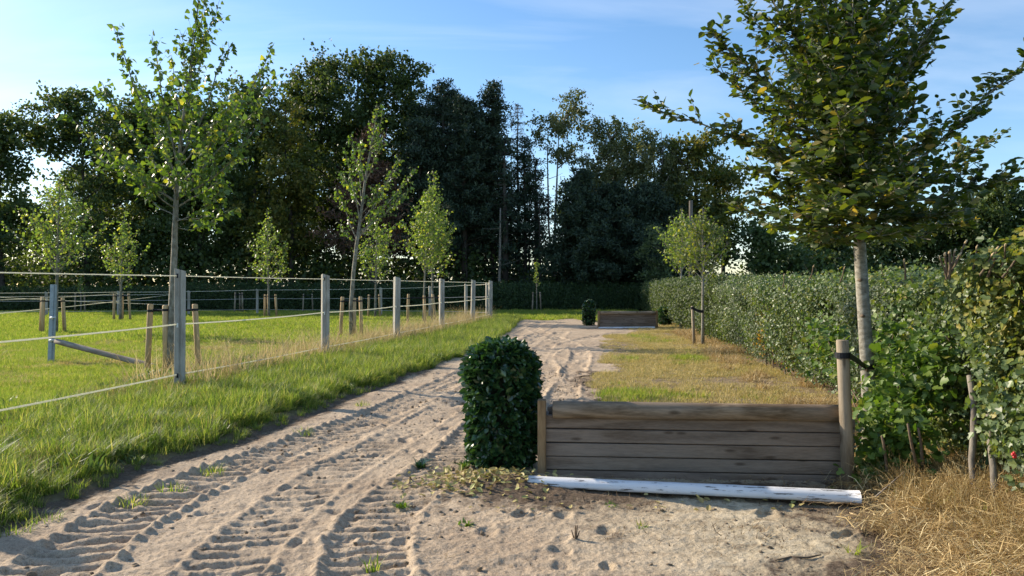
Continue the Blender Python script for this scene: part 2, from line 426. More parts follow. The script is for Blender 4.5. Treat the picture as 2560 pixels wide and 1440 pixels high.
M_pine = leaf_mat('pine_needle', [(0.0, (0.019, 0.037, 0.023)), (0.6, (0.039, 0.065, 0.037)), (1.0, (0.070, 0.101, 0.056))], 0.12, 1.5, 0.55, 0.3)
M_birch = leaf_mat('birch_leaf', [(0.0, (0.062, 0.088, 0.037)), (0.6, (0.112, 0.138, 0.056)), (1.0, (0.200, 0.200, 0.094))], 0.3, 1.6, 0.5, 0.35)
M_gold = leaf_mat('robinia_leaf', [(0.0, (0.047, 0.074, 0.016)), (0.6, (0.095, 0.115, 0.024)), (1.0, (0.203, 0.176, 0.041))], 0.35, 1.7, 0.55, 0.35)
M_rust = leaf_mat('rust_needle', [(0.0, (0.06, 0.035, 0.024)), (0.6, (0.12, 0.068, 0.045)), (1.0, (0.2, 0.115, 0.075))], 0.15, 1.2, 0.6, 0.2, tint=(1.05, 1, 0.8))
M_orange = leaf_mat('turning_leaf', [(0.0, (0.30, 0.17, 0.03)), (1.0, (0.5, 0.32, 0.06))], 0.35, 1.3, 0.5, 0.3)
M_chaff = leaf_mat('chaff', [(0.0, (0.07, 0.045, 0.025)), (0.6, (0.20, 0.13, 0.07)), (1.0, (0.45, 0.34, 0.18))], 0.1, 1.0, 0.7, 0.2, tint=(1, 1, 0.8))
M_litter = leaf_mat('fallen_leaf', [(0.0, (0.28, 0.2, 0.07)), (0.5, (0.5, 0.42, 0.17)), (1.0, (0.36, 0.36, 0.12))], 0.15, 1.1, 0.55, 0.3, tint=(1, 1, 0.8))
M_weed = leaf_mat('broad_weed_leaf', [(0.0, (0.05, 0.09, 0.03)), (0.6, (0.11, 0.17, 0.05)), (1.0, (0.2, 0.24, 0.08))], 0.3, 1.5, 0.5, 0.4, tint=(1.1, 1.15, 0.5))
M_seed = leaf_mat('seed_head', [(0.0, (0.36, 0.28, 0.14)), (1.0, (0.6, 0.5, 0.3))], 0.4, 1.2, 0.6, 0.2, tint=(1.05, 1, 0.8))

M_bark = noise_mat('grey_bark', (0.12, 0.10, 0.08), (0.30, 0.27, 0.22), 14, 0.85, 0.6, stretch=(1, 1, 0.35), bdist=0.02)
M_barkdark = noise_mat('dark_bark', (0.035, 0.028, 0.022), (0.10, 0.085, 0.07), 5, 0.9, 0.6, stretch=(1, 1, 0.3), bdist=0.05)
M_barkhorn = noise_mat('hornbeam_bark', (0.12, 0.11, 0.085), (0.27, 0.25, 0.20), 22, 0.8, 0.5, c3=(0.42, 0.40, 0.34), stretch=(1, 1, 1.6), bdist=0.008)
M_barkpop = noise_mat('poplar_bark', (0.10, 0.085, 0.06), (0.22, 0.20, 0.15), 18, 0.85, 0.9, c3=(0.34, 0.32, 0.26), stretch=(1, 1, 0.5), bdist=0.02)
M_birchbark = noise_mat('birch_bark', (0.10, 0.09, 0.08), (0.45, 0.43, 0.40), 3, 0.8, 0.3, stretch=(1, 1, 2.5))
M_twig = noise_mat('twig', (0.09, 0.065, 0.045), (0.2, 0.15, 0.1), 30, 0.85, 0.4)
M_cut = noise_mat('cut_wood', (0.45, 0.33, 0.18), (0.62, 0.48, 0.29), 60, 0.8, 0.2)
M_post = wood_mat('fence_post_wood', (0.25, 0.225, 0.185), (0.47, 0.44, 0.38), 'Z', knots=False, weather=(0.42, 0.41, 0.37), wfac=0.5)
M_stake = wood_mat('stake_wood', (0.36, 0.23, 0.10), (0.62, 0.43, 0.22), 'Z', knots=False, weather=(0.52, 0.40, 0.26), wfac=0.5)
M_greystake = wood_mat('weathered_stake', (0.14, 0.105, 0.065), (0.34, 0.275, 0.19), 'Z', knots=True, weather=(0.34, 0.285, 0.215), wfac=0.45, fig=.5)
M_plank = wood_mat('plank_wood', (0.15, 0.105, 0.072), (0.30, 0.225, 0.165), 'X', weather=(0.31, 0.265, 0.225), wfac=0.35, fig=.32)
M_sidepost = wood_mat('side_post_wood', (0.15, 0.085, 0.035), (0.34, 0.22, 0.11), 'Z', weather=(0.3, 0.22, 0.14), wfac=0.3)
M_log = wood_mat('log_wood', (0.13, 0.085, 0.045), (0.37, 0.265, 0.165), 'X', weather=(0.36, 0.30, 0.235), wfac=0.45, fig=.3)
M_rail = noise_mat('old_rail', (0.16, 0.12, 0.085), (0.36, 0.32, 0.27), 6, 0.85, 0.4, stretch=(0.6, 3, 3))
M_strap = noise_mat('black_strap', (0.006, 0.007, 0.010), (0.016, 0.018, 0.024), 60, 0.6, 0.3)
M_steel = noise_mat('galvanised_steel', (0.26, 0.32, 0.36), (0.38, 0.45, 0.49), 12, 0.45, 0.05, spec=0.5)
M_dark = noise_mat('dark_inside', (0.006, 0.006, 0.008), (0.012, 0.012, 0.014), 8, 0.9, 0.1)
M_plastic = noise_mat('white_plastic', (0.7, 0.7, 0.66), (0.78, 0.78, 0.74), 8, 0.4, 0.05)
M_utility = noise_mat('pole_wood', (0.10, 0.085, 0.07), (0.22, 0.19, 0.16), 6, 0.9, 0.3, stretch=(1, 1, 0.3))
M_red = noise_mat('red_berry', (0.5, 0.01, 0.02), (0.65, 0.03, 0.04), 8, 0.3, 0.0, spec=0.6)
M_core = noise_mat('core_shade', (0.008, 0.012, 0.006), (0.035, 0.04, 0.018), 30, 0.95, 1.0, bdist=0.05)  # near-black colour standing in for shade deep inside the foliage

def paint_mat():
    m, nt = new_mat('flaking_white_paint')
    tcn = N(nt, 'ShaderNodeTexCoord'); mpn = N(nt, 'ShaderNodeMapping'); mpn.inputs['Scale'].default_value = (0.9, 9, 9)
    nt.links.new(tcn.outputs['Object'], mpn.inputs['Vector'])
    n1 = N(nt, 'ShaderNodeTexNoise', Scale=5.5, Detail=9, Roughness=0.72); nt.links.new(mpn.outputs[0], n1.inputs['Vector'])
    rp = ramp(nt, [(0.0, (0.02, 0.017, 0.014)), (0.405, (0.10, 0.09, 0.08)), (0.425, (0.72, 0.73, 0.74)), (0.7, (0.80, 0.80, 0.80))])
    nt.links.new(n1.outputs['Fac'], rp.inputs[0])
    pb = N(nt, 'ShaderNodeBsdfPrincipled', Roughness=0.42)
    nt.links.new(rp.outputs[0], pb.inputs['Base Color'])
    bp = N(nt, 'ShaderNodeBump', Strength=0.5, Distance=0.003); nt.links.new(rp.outputs[0], bp.inputs['Height'])
    nt.links.new(bp.outputs[0], pb.inputs['Normal'])
    o = N(nt, 'ShaderNodeOutputMaterial'); nt.links.new(pb.outputs[0], o.inputs[0])
    return m
M_paint = paint_mat()
def tape_mat():
    m, nt = new_mat('white_tape')
    pb = N(nt, 'ShaderNodeBsdfPrincipled', Roughness=0.5); pb.inputs['Base Color'].default_value = (0.80, 0.79, 0.70, 1)
    tr = N(nt, 'ShaderNodeBsdfTranslucent'); tr.inputs['Color'].default_value = (0.85, 0.83, 0.68, 1)
    ms = N(nt, 'ShaderNodeMixShader'); ms.inputs[0].default_value = 0.45
    nt.links.new(pb.outputs[0], ms.inputs[1]); nt.links.new(tr.outputs[0], ms.inputs[2])
    o = N(nt, 'ShaderNodeOutputMaterial'); nt.links.new(ms.outputs[0], o.inputs[0])
    return m
M_tape = tape_mat()
M_wire = noise_mat('dull_wire', (0.3, 0.3, 0.3), (0.42, 0.42, 0.42), 8, 0.6, 0.0)

# ---------------------------------------------------------------- ground
LY = [2.0, 3.0, 4.3, 4.75, 6.1, 7.25, 9.8, 13, 18, 22, 26.6, 31, 34, 60]
LX = [-3.6, -3.5, -3.35, -3.2, -3.07, -2.65, -2.26, -1.6, -.77, -.35, -0.02, .15, .25, .3]
RY = [2.5, 4.0, 4.7, 5.75, 5.95, 6.3, 7.5, 10.2, 13, 17, 20.7, 22.5, 24, 25.5, 28.3, 30, 33.5, 60]
RX = [1.3, 2.0, 2.35, 2.45, 2.4, 1.1, 1.1, 1.15, 1.6, 2.2, 2.6, 2.9, 4.3, 5.6, 5.9, 3.6, 3.2, 3.0]
def left_edge(y): return np.interp(y, LY, LX)
def right_edge(y): return np.interp(y, RY, RX)
HYs = [2.0, 3.5, 4.8, 5.8, 7.0, 9.6, 12, 14.3, 20, 30, 43, 45]
HXs = [3.25, 3.25, 3.2, 3.62, 3.9, 4.2, 4.4, 4.65, 5.6, 6.3, 7.9, 8.0]
def hedge_front(y): return np.interp(y, HYs, HXs)
FY = [2, 5.7, 10.3, 14.9, 19.3, 23.8, 28.3, 32.3]
FX = [-6.3, -5.5, -4.6, -3.74, -3.0, -2.25, -1.5, -0.94]
def fence_x(y): return np.interp(y, FY, FX)

def sand_in(x, y):
    e = (0.10+.22*((x > .5) & (y > 6)))*fbm(x*1.7, y*1.7, 5) + 0.10*fbm(x*7, y*5, 8)
    inside = np.minimum(x - left_edge(y), right_edge(y) - x) + e*np.clip(y/6, 0.8, 2.5)
    return np.minimum(inside, (33.6 - y + 2*fbm(x*0.7, y*0.3, 3)*1.0))

# wheel-track centre lines (x, y) and lug direction
def spline(pts, n=160):
    p = np.array(pts, float)
    for _ in range(4):
        q = np.empty((2*len(p)-2, 2)); q[0::2] = p[:-1]*0.75+p[1:]*0.25; q[1::2] = p[:-1]*0.25+p[1:]*0.75
        p = np.vstack([p[:1], q, p[-1:]])
    return p
TRACKS = [
    (spline([(-2.35, 2.6), (-2.40, 3.9), (-2.50, 4.6), (-2.45, 5.5), (-2.05, 6.9), (-1.55, 8.6), (-1.15, 10.6), (-.55, 14), (.05, 18), (1.0, 24)]), .24, .135, 1.0),
    (spline([(-.55, 2.6), (-.72, 3.8), (-.88, 4.5), (-.80, 5.2), (-.50, 6.3), (-.25, 8.4), (.0, 11), (.35, 14.5), (.8, 18.5), (1.6, 24)]), .23, .13, 1.0),
    (spline([(-1.45, 3.2), (-1.55, 4.3), (-1.5, 5.6), (-1.2, 7.0), (-.85, 9.0), (-.4, 12.0), (.3, 17), (.9, 21)]), .22, .14, .7),
    (spline([(-1.9, 6.2), (-1.75, 7.0), (-1.35, 8.8), (-.95, 10.6), (-.1, 14), (.5, 17), (1.3, 21)]), .2, .12, .7),
    (spline([(.55, 6.6), (.6, 8.5), (.75, 11), (1.3, 14.5), (1.6, 17), (1.5, 20), (.9, 24), (.7, 28)]), .21, .12, .9),
    (spline([(.2, 10), (.7, 13), (.6, 16), (1.2, 18.5), (2.0, 21), (3.2, 23.5), (4.4, 25)]), .2, .13, .8),
    (spline([(.1, 20), (1.0, 19.5), (2.0, 20.6), (3.0, 23.0), (3.8, 24.6)]), .2, .13, .7),
    (spline([(1.0, 11.6), (1.2, 13.2), (.9, 15.5), (0.1, 18.2), (-.1, 21), (.5, 25), (1.2, 31)]), .2, .13, .7),
    (spline([(-1.0, 3.4), (0.1, 3.9), (.35, 4.15), (.5, 4.2)]), .2, .13, .35),
]
def track_height(x, y):
    h = np.zeros_like(x)
    for ti, (P, hw, per, amp) in enumerate(TRACKS):
        seg = P[1:] - P[:-1]; L = np.hypot(seg[:, 0], seg[:, 1]); S = np.concatenate(([0], np.cumsum(L)))
        box = (x > P[:, 0].min()-.6) & (x < P[:, 0].max()+.6) & (y > P[:, 1].min()-.2) & (y < P[:, 1].max()+.2)
        idx = np.where(box)[0]
        if not len(idx): continue
        px, py = x[idx], y[idx]
        best = np.full(len(idx), 1e9); bs = np.zeros(len(idx)); bt = np.zeros(len(idx))
        for k in range(len(seg)):
            near = np.abs(py - P[k, 1]) < 1.1 + L[k]
            if not near.any(): continue
            ax, ay = px[near]-P[k, 0], py[near]-P[k, 1]
            t = np.clip((ax*seg[k, 0]+ay*seg[k, 1])/L[k]**2, 0, 1)
            qx, qy = ax-t*seg[k, 0], ay-t*seg[k, 1]
            d2 = qx*qx+qy*qy
            sgn = np.sign(seg[k, 0]*ay-seg[k, 1]*ax)
            b = best[near]; u = d2 < b
            ii = np.where(near)[0][u]
            best[ii] = d2[u]; bs[ii] = S[k]+t[u]*L[k]; bt[ii] = (sgn*np.sqrt(d2))[u]
        s, t = bs, bt/hw*(1+.06*fbm(px*6, py*6, 83+ti, 3)) + .06*fbm(px*11, py*11, 84+ti, 2)
        m = np.abs(t) < 2.0
        warp = 0.035*fbm(px*3, py*3, 40+ti) + .022*fbm(px*12, py*12, 43+ti, 3)
        lug = np.cos(2*np.pi*(.4*s + .6*py + .7*warp + 0.05*t)/per)
        lug = np.tanh(2.6*lug+.4)
        inside = 1/(1+np.exp((np.abs(t)-0.93)*22))
        fade = np.clip(0.8+0.8*fbm(px*.9, py*.6, 60+ti)+.35*fbm(px*5, py*5, 64+ti), 0.15, 1.15)
        scal = 0.5+0.5*np.cos(2*np.pi*(s+warp)/per + 0.6)
        ridge = np.exp(-((np.abs(t)-1.13)/0.13)**2)*(0.35+0.65*scal)
        lugr = .75+.6*vnoise(np.floor((s + warp)/per)*3.7+ti, px*6, 80+ti)
        hh = (-0.026*inside + 0.027*lug*inside*lugr + 0.038*ridge*(.8+.5*fbm(px*8, py*8, 66+ti, 2)))*amp*fade
        g = np.where(m, hh, 0)
        h[idx] = h[idx]*(1-0.75*inside*m*amp) + g
    return h

def prints(x, y):
    """hoof and boot dents scattered over the sand"""
    r = rng(77); h = np.zeros_like(x)
    n = 480
    yy = 3.3 + 17*r.random(n)**1.7
    xx = left_edge(yy) + (right_edge(yy)-left_edge(yy))*r.random(n)
    keep = ~((xx > 0.6) & (yy < 6.2)) | (r.random(n) < 0.35)
    xx, yy = xx[keep], yy[keep]
    order = np.argsort(y); ys = y[order]
    for k in range(len(xx)):
        a, b = np.searchsorted(ys, (yy[k]-.2, yy[k]+.2))
        ii = order[a:b]
        dx_, dy_ = x[ii]-xx[k], y[ii]-yy[k]
        an = r.normal(1.2, .5); c, s = math.cos(an), math.sin(an)
        u = (dx_*c+dy_*s)/r.uniform(.055, .10); v = (-dx_*s+dy_*c)/r.uniform(.035, .06)
        q = u*u+v*v
        dep = .004+.022*r.random()**1.5; wz = 1+.35*vnoise(dx_*22+k, dy_*22, 9)
        q = q*wz
        h[ii] += dep*(-1.0*np.exp(-q**1.6) + 0.5*np.exp(-((np.sqrt(np.maximum(q, 0))-1.35)/.35)**2)*(0.5+0.5*np.tanh(2*u+wz)))
    return h

def base_h(x, y):
    g = 0.02*fbm(x*.5, y*.5, 1, 3)
    edge = 0.045/(1+np.exp((x-left_edge(y)+0.12)*14))*np.clip((34-y)/6, 0, 1)
    mound = 0.07*np.exp(-(((x+.05)/.5)**2+((y-5.55)/.4)**2)) + 0.06*np.exp(-(((x-3.2)/.6)**2+((y-4.6)/.9)**2))
    rutL = -0.03*np.exp(-(((x-left_edge(y)-.05)/.12)**2))*np.clip((14-y)/4, 0, 1)
    return g + edge + mound + rutL

def H(x, y):
    x = np.atleast_1d(np.asarray(x, float)); y = np.atleast_1d(np.asarray(y, float))
    return base_h(x, y)*np.clip((40-y)/6, 0, 1)
def H1(x, y): return float(H(x, y)[0])

ys = [2.3]
while ys[-1] < 40: ys.append(ys[-1] + 0.0105*(ys[-1]/4)**1.62)
ys = np.array(ys)
us = np.concatenate([np.linspace(-1.6, -.82, 40)[:-1], np.linspace(-.82, .74, 700), np.linspace(.74, 1.3, 30)[1:]])
U, Yg = np.meshgrid(us, ys)
Xg = U*Yg
x1, y1 = Xg.ravel(), Yg.ravel()
S_in = sand_in(x1, y1)
h = H(x1, y1)
sm = np.clip(S_in/0.12, 0, 1)
firm = np.clip((x1-0.15)/0.5, 0, 1)*np.clip((6.3-y1)/0.5, 0, 1)*np.clip((x1+0.2)/.6, 0, 1)     # trodden pale sand in front of the jump
near = np.clip((24-y1)/10, 0, 1)
rdg = 1-2*np.abs(fbm(x1*5.5+.3*vnoise(x1*9, y1*9, 3), y1*5.5, 27, 3, .55))
rough = 0.008*fbm(x1*3.5, y1*3.5, 21, 4, .6) + 0.006*fbm(x1*15, y1*15, 25, 3, .65) + 0.007*rdg + 0.009*np.maximum(fbm(x1*30, y1*30, 29, 2, .6)-.05, 0)
tr = track_height(x1, y1)*(1-0.9*firm)
h = h + sm*(rough*(1-0.45*firm)*(0.4+0.6*near) + tr + prints(x1, y1))
h = h + firm*sm*(0.007*np.abs(fbm(x1*26, y1*26, 31, 3, .7)) + .012*np.clip(fbm(x1*9, y1*9, 34, 3), .0, 1))
h = h + (1-sm)*(0.012*fbm(x1*5, y1*5, 33, 3))
pale = np.clip((x1-0.0-(5.0-y1)*.15)/1.4, 0, 1)*np.clip((6.2-y1)/.6, 0, 1)
pale = np.clip(pale*1.1+0.25*fbm(x1*1.5, y1*1.5, 50)*pale, 0, 1)*np.clip((3.1-x1)/0.8, 0, 1)
dirt = 0.95*np.exp(-(((x1-.25)/.75)**2+((y1-5.35)/.38)**2))
dirt = np.maximum(dirt, 0.8*np.exp(-(((x1-1.3)/1.5)**2+((y1-5.42)/.22)**2)))
dirt = np.maximum(dirt, np.clip(1-(S_in)/0.30, 0, 1)*0.85*np.clip((16-y1)/4, .0, 1))
dirt = np.maximum(dirt, 0.85*np.exp(-(((x1-np.interp(y1, [2.5, 4, 4.7, 5.8], [1.5, 2.2, 2.55, 2.7]))/.38)**2))*np.clip((5.9-y1)*2, 0, 1))
dirt = np.maximum(dirt, 0.5*np.clip(1-np.abs(y1-26.2)/1.2, 0, 1)*(x1 > 2.4))
dirt = np.clip(dirt + 0.62*firm*np.clip(fbm(x1*2.2, y1*2.6, 71)*1.5, 0, 1), 0, 1)
dirt2 = np.clip(1-np.abs(x1-hedge_front(y1)+.25)/.7, 0, 1)*0.9*(x1 > 1.0)
dirt2 = np.maximum(dirt2, np.clip(1-(-S_in)/0.25, 0, 1)*0.8)
dirt2 = np.maximum(dirt2, np.clip((x1-.8)/.4, 0, 1)*(y1 < 26)*.9)
Vg = np.stack([x1, y1, h], 1)
ny, nx = Xg.shape
i, j = np.meshgrid(np.arange(ny-1), np.arange(nx-1), indexing='ij')
Q = np.stack([i*nx+j, i*nx+j+1, (i+1)*nx+j+1, (i+1)*nx+j], -1).reshape(-1, 4)
isand = (S_in[Q].mean(1) > -.05)
def sub_mesh(name, mask, at, step=1):
    q = Q[mask]; u, inv = np.unique(q, return_inverse=True)
    return mesh_np(name, Vg[u], [inv.reshape(-1, 4)], True, {k: a[u] for k, a in at.items()})
o = link('sand_track', sub_mesh('sand_track', isand, {'pale': pale, 'dirt': dirt}), M_sand); tag(o, kind='structure')
# the grassy ground near the track at a third of the density
ny3 = np.arange(0, ny, 3); nx3 = np.arange(0, nx, 3)
gi, gj = np.meshgrid(ny3[:-1], nx3[:-1], indexing='ij')
Q3 = np.stack([gi*nx+gj, gi*nx+gj+3, (gi+3)*nx+gj+3, (gi+3)*nx+gj], -1).reshape(-1, 4)
Q3 = Q3[(Q3 < ny*nx).all(1)]
keep3 = (S_in[Q3].min(1) < 0.5)
q = Q3[keep3]; uq, inv = np.unique(q, return_inverse=True)
Vs = Vg[uq].copy(); Vs[:, 2] -= np.interp(S_in[uq], [-.12, -.04, .06, .2], [.0, .010, .016, .12])
o = link('grassy_ground', mesh_np('grassy_ground', Vs, [inv.reshape(-1, 4)], True, {'dirt': dirt2[uq]}), M_soil); tag(o, kind='structure')
# ground to the horizon
gs = MB()
gx = np.array([-900, -300, -120, -60, -40, -20, 0, 20, 40, 60, 120, 300, 900.]); gy = np.array([-200, -60, -20, 0, 10, 20, 30, 40, 60, 100, 200, 500, 1500.])
GX, GY = np.meshgrid(gx, gy)
V = np.stack([GX.ravel(), GY.ravel(), np.full(GX.size, -0.06)], 1)
i, j = np.meshgrid(np.arange(12), np.arange(12), indexing='ij')
gs.add(V, [np.stack([i*13+j, i*13+j+1, (i+1)*13+j+1, (i+1)*13+j], -1).reshape(-1, 4)])
tag(gs.build('ground', M_soil), kind='structure')

# ---------------------------------------------------------------- leaf clouds
T_SIMPLE = (np.array([(0, 0, 0), (.42, .5, .10), (0, 1, 0), (-.42, .5, .10)]), [np.array([(0, 1, 2), (0, 2, 3)])])
T_NEEDLE = (np.array([(-.12, 0, 0), (.12, 0, 0), (.16, 1, .1), (-.16, 1, -.1)]), [np.array([(0, 1, 2, 3)])])
T_OVAL = (np.array([(0, 0, 0), (.26, .22, .05), (.33, .52, .07), (.18, .84, .03), (0, 1.04, -.07), (-.18, .84, .03), (-.33, .52, .07), (-.26, .22, .05), (0, .3, -.02), (0, .65, -.03)]),
          [np.array([(0, 1, 8), (0, 8, 7), (3, 4, 9), (4, 5, 9)]), np.array([(1, 2, 9, 8), (8, 9, 6, 7)]), np.array([(2, 3, 9), (9, 5, 6)])])
T_POPLAR = (np.array([(0, 0, 0), (.42, .10, .07), (.46, .34, .08), (.2, .72, .0), (0, 1.0, -.08), (-.2, .72, .0), (-.46, .34, .08), (-.42, .10, .07), (0, .4, -.03)]),
            [np.array([(0, 1, 8), (1, 2, 8), (2, 3, 8), (3, 4, 8), (4, 5, 8), (5, 6, 8), (6, 7, 8), (7, 0, 8)])])
T_LOBED = (np.array([(0, 0, 0), (.30, .12, .04), (.52, .42, .06), (.26, .50, .02), (.30, .84, .05), (0, 1, -.05), (-.30, .84, .05), (-.26, .50, .02), (-.52, .42, .06), (-.30, .12, .04)]),
           [np.array([(0, 1, 3), (1, 2, 3), (0, 3, 5), (3, 4, 5), (0, 5, 7), (5, 6, 7), (0, 7, 9), (7, 8, 9)])])

def leaf_frames(D, Nn):
    D = D/(np.linalg.norm(D, axis=1, keepdims=True)+1e-9)
    X = np.cross(D, Nn); X /= np.linalg.norm(X, axis=1, keepdims=True)+1e-9
    Z = np.cross(X, D)
    return X, D, Z
def leaves_np(P, D, Nn, size, tmpl, v=None, seed=0):
    tv, tp = tmpl; n = len(P); k = len(tv)
    X, Y, Z = leaf_frames(D, Nn)
    size = np.broadcast_to(np.asarray(size, float), (n,))
    V = P[:, None, :] + size[:, None, None]*(tv[None, :, 0, None]*X[:, None] + tv[None, :, 1, None]*Y[:, None] + tv[None, :, 2, None]*Z[:, None])
    polys = [(np.arange(n)[:, None, None]*k + p[None]).reshape(-1, p.shape[1]) for p in tp]
    if v is None: v = rng(seed).random(n)
    return V.reshape(-1, 3), polys, np.repeat(v, k)
def rand_unit(r, n):
    a = r.normal(size=(n, 3)); return a/np.linalg.norm(a, axis=1, keepdims=True)

def leaf_part(parent, P, D, Nn, size, tmpl, mat, singles=0, seed=0, leafname='leaf', crown='foliage', smax=None):
    """leaves of a plant: the ones that show largest are single objects, the rest is one mass"""
    n = len(P); size = np.broadcast_to(np.asarray(size, float), (n,)).copy()
    v = rng(seed+5).random(n)
    if singles:
        C = np.array((0, 0, EYE)); dist = np.linalg.norm(P-C, axis=1)
        cen = P.mean(0); out = np.linalg.norm(P-cen, axis=1)
        score = size/dist*(1+0.25*rng(seed+9).random(n)) + 0.0006*out - 0.004*((P[:, 1]-cen[1]) > 0)
        inview = (np.abs(P[:, 0]/P[:, 1]) < .68) & ((P[:, 2]-EYE)/P[:, 1] < .38) & (P[:, 1] > 1)
        score = np.where(inview, score, -1)
        top = np.argsort(-score)[:singles]
        rest = np.setdiff1d(np.arange(n), top)
        protos = []
        for q in range(6):
            tv, tp = tmpl
            w = 1+0.10*rng(seed+q).normal(size=(1, 3)); w[0, 1] = 1
            nm = mesh_np(leafname, tv*w, tp, True, {'v': np.full(len(tv), (q+.5)/6)})
            nm.materials.append(mat); protos.append(nm)
        X, Y, Z = leaf_frames(D[top], Nn[top])
        Mi = Matrix.LocRotScale(parent.location, parent.rotation_euler, parent.scale).inverted()
        for a, t in enumerate(top):
            s = size[t]
            M = Matrix(((X[a][0]*s, Y[a][0]*s, Z[a][0]*s, P[t][0]), (X[a][1]*s, Y[a][1]*s, Z[a][1]*s, P[t][1]), (X[a][2]*s, Y[a][2]*s, Z[a][2]*s, P[t][2]), (0, 0, 0, 1)))
            lo = bpy.data.objects.new(leafname, protos[int(v[t]*6) % 6])
            COL.objects.link(lo); lo.parent = parent; lo.matrix_local = Mi @ M
    else:
        rest = np.arange(n)
    V, polys, vv = leaves_np(P[rest], D[rest], Nn[rest], size[rest], tmpl, v[rest])
    o = link(crown, mesh_np(crown, V, polys, False, {'v': vv}), mat, parent)
    o['kind'] = 'stuff'
    return o

# ---------------------------------------------------------------- geometry-node scatter
HIDDEN = bpy.data.collections.new('templates')      # not linked to the scene: only read by the scatters
def template_set(name, meshes):
    c = bpy.data.collections.new(name)
    for k, me in enumerate(meshes):
        c.objects.link(bpy.data.objects.new('%s_%02d' % (name, k), me))
    return c
def scatter(name, P, rot, scl, idx, coll, parent=None, kind='stuff'):
    me = bpy.data.meshes.new(name); me.vertices.add(len(P)); me.vertices.foreach_set('co', np.asarray(P, np.float32).ravel())
    a = me.attributes.new('rot', 'FLOAT_VECTOR', 'POINT'); a.data.foreach_set('vector', np.asarray(rot, np.float32).ravel())
    a = me.attributes.new('scl', 'FLOAT_VECTOR', 'POINT')
    scl = np.asarray(scl, np.float32)
    if scl.ndim == 1: scl = np.repeat(scl[:, None], 3, 1)
    a.data.foreach_set('vector', np.ascontiguousarray(scl).ravel())
    a = me.attributes.new('idx', 'INT', 'POINT'); a.data.foreach_set('value', np.asarray(idx, np.int32))
    ng = bpy.data.node_groups.new(name+'_nodes', 'GeometryNodeTree')
    ng.interface.new_socket('Geometry', in_out='INPUT', socket_type='NodeSocketGeometry')
    ng.interface.new_socket('Geometry', in_out='OUTPUT', socket_type='NodeSocketGeometry')
    gi = ng.nodes.new('NodeGroupInput'); go = ng.nodes.new('NodeGroupOutput')
    iop = ng.nodes.new('GeometryNodeInstanceOnPoints')
    ci = ng.nodes.new('GeometryNodeCollectionInfo'); ci.inputs['Collection'].default_value = coll
    ci.inputs['Separate Children'].default_value = True; ci.inputs['Reset Children'].default_value = True
    def na(nm, t):
        x = ng.nodes.new('GeometryNodeInputNamedAttribute'); x.data_type = t; x.inputs['Name'].default_value = nm; return x
    ar, as_, ai = na('rot', 'FLOAT_VECTOR'), na('scl', 'FLOAT_VECTOR'), na('idx', 'INT')
    e2r = ng.nodes.new('FunctionNodeEulerToRotation')
    L = ng.links.new
    L(gi.outputs[0], iop.inputs['Points']); L(ci.outputs[0], iop.inputs['Instance'])
    iop.inputs['Pick Instance'].default_value = True
    L(ai.outputs[0], iop.inputs['Instance Index']); L(ar.outputs[0], e2r.inputs[0]); L(e2r.outputs[0], iop.inputs['Rotation'])
    L(as_.outputs[0], iop.inputs['Scale']); L(iop.outputs[0], go.inputs[0])
    o = link(name, me, None, parent)
    md = o.modifiers.new('scatter', 'NODES'); md.node_group = ng
    o['kind'] = kind
    return o

def tuft_mesh(name, mat, n, h, spread, lean, width, seed, segs=3, seedhead=0.0, flat=0.0):
    r = rng(seed); V = []; Q4 = []; T3 = []; vv = []; c = 0
    for k in range(n):
        a = r.uniform(0, 2*math.pi); rr = spread*math.sqrt(r.random())
        b = np.array((rr*math.cos(a), rr*math.sin(a), -0.01))
        az = a + r.normal(0, .9); hh = h*r.uniform(.45, 1.1); ln = lean*r.uniform(.2, 1.3)
        w = width*r.uniform(.6, 1.2); v = r.random()
        dirx = np.array((math.cos(az), math.sin(az), 0)); side = np.array((-math.sin(az), math.cos(az), 0))
        start = c
        for s in range(segs+1):
            t = s/segs
            p = b + dirx*hh*ln*t**1.7 + np.array((0, 0, hh*(t - flat*t*t*ln*.5)))
            ww = w*(1-t**1.5)
            if s < segs:
                V += [p-side*ww/2, p+side*ww/2]; c += 2; vv += [v, v]
            else:
                V.append(p); c += 1; vv.append(v)
        for s in range(segs-1): Q4.append((start+2*s, start+2*s+1, start+2*s+3, start+2*s+2))
        T3.append((start+2*(segs-1), start+2*(segs-1)+1, start+2*segs))
        if r.random() < seedhead:
            top = V[-1]
            for q in range(5):
                s0 = top - dirx*0.012*q - np.array((0, 0, .012*q)); dd = (side if q % 2 else -side)*.006 + dirx*.008 + np.array((0, 0, .02))
                V += [s0, s0+dd*.5+dirx*.004, s0+dd]; T3.append((c, c+1, c+2)); c += 3; vv += [.95]*3
    polys = [np.array(T3)] + ([np.array(Q4)] if Q4 else [])
    me = mesh_np(name, np.array(V), polys, False, {'v': vv}); me.materials.append(mat)
    return me

# ---------------------------------------------------------------- grass
def put_tufts(name, X, Y, scale, coll, nvar, label, cat, seed, tilt=.15, zoff=0, wide=1.0):
    r = rng(seed); n = len(X)
    Z = H(X, Y)+zoff
    rot = np.stack([r.normal(0, tilt, n), r.normal(0, tilt, n), r.uniform(0, 6.28, n)], 1)
    sc = np.stack([scale*wide, scale*wide, scale], 1) if not np.isscalar(wide) or wide != 1.0 else scale
    o = scatter(name, np.stack([X, Y, Z], 1), rot, sc, r.integers(0, nvar, n), coll)
    return tag(o, label, cat)

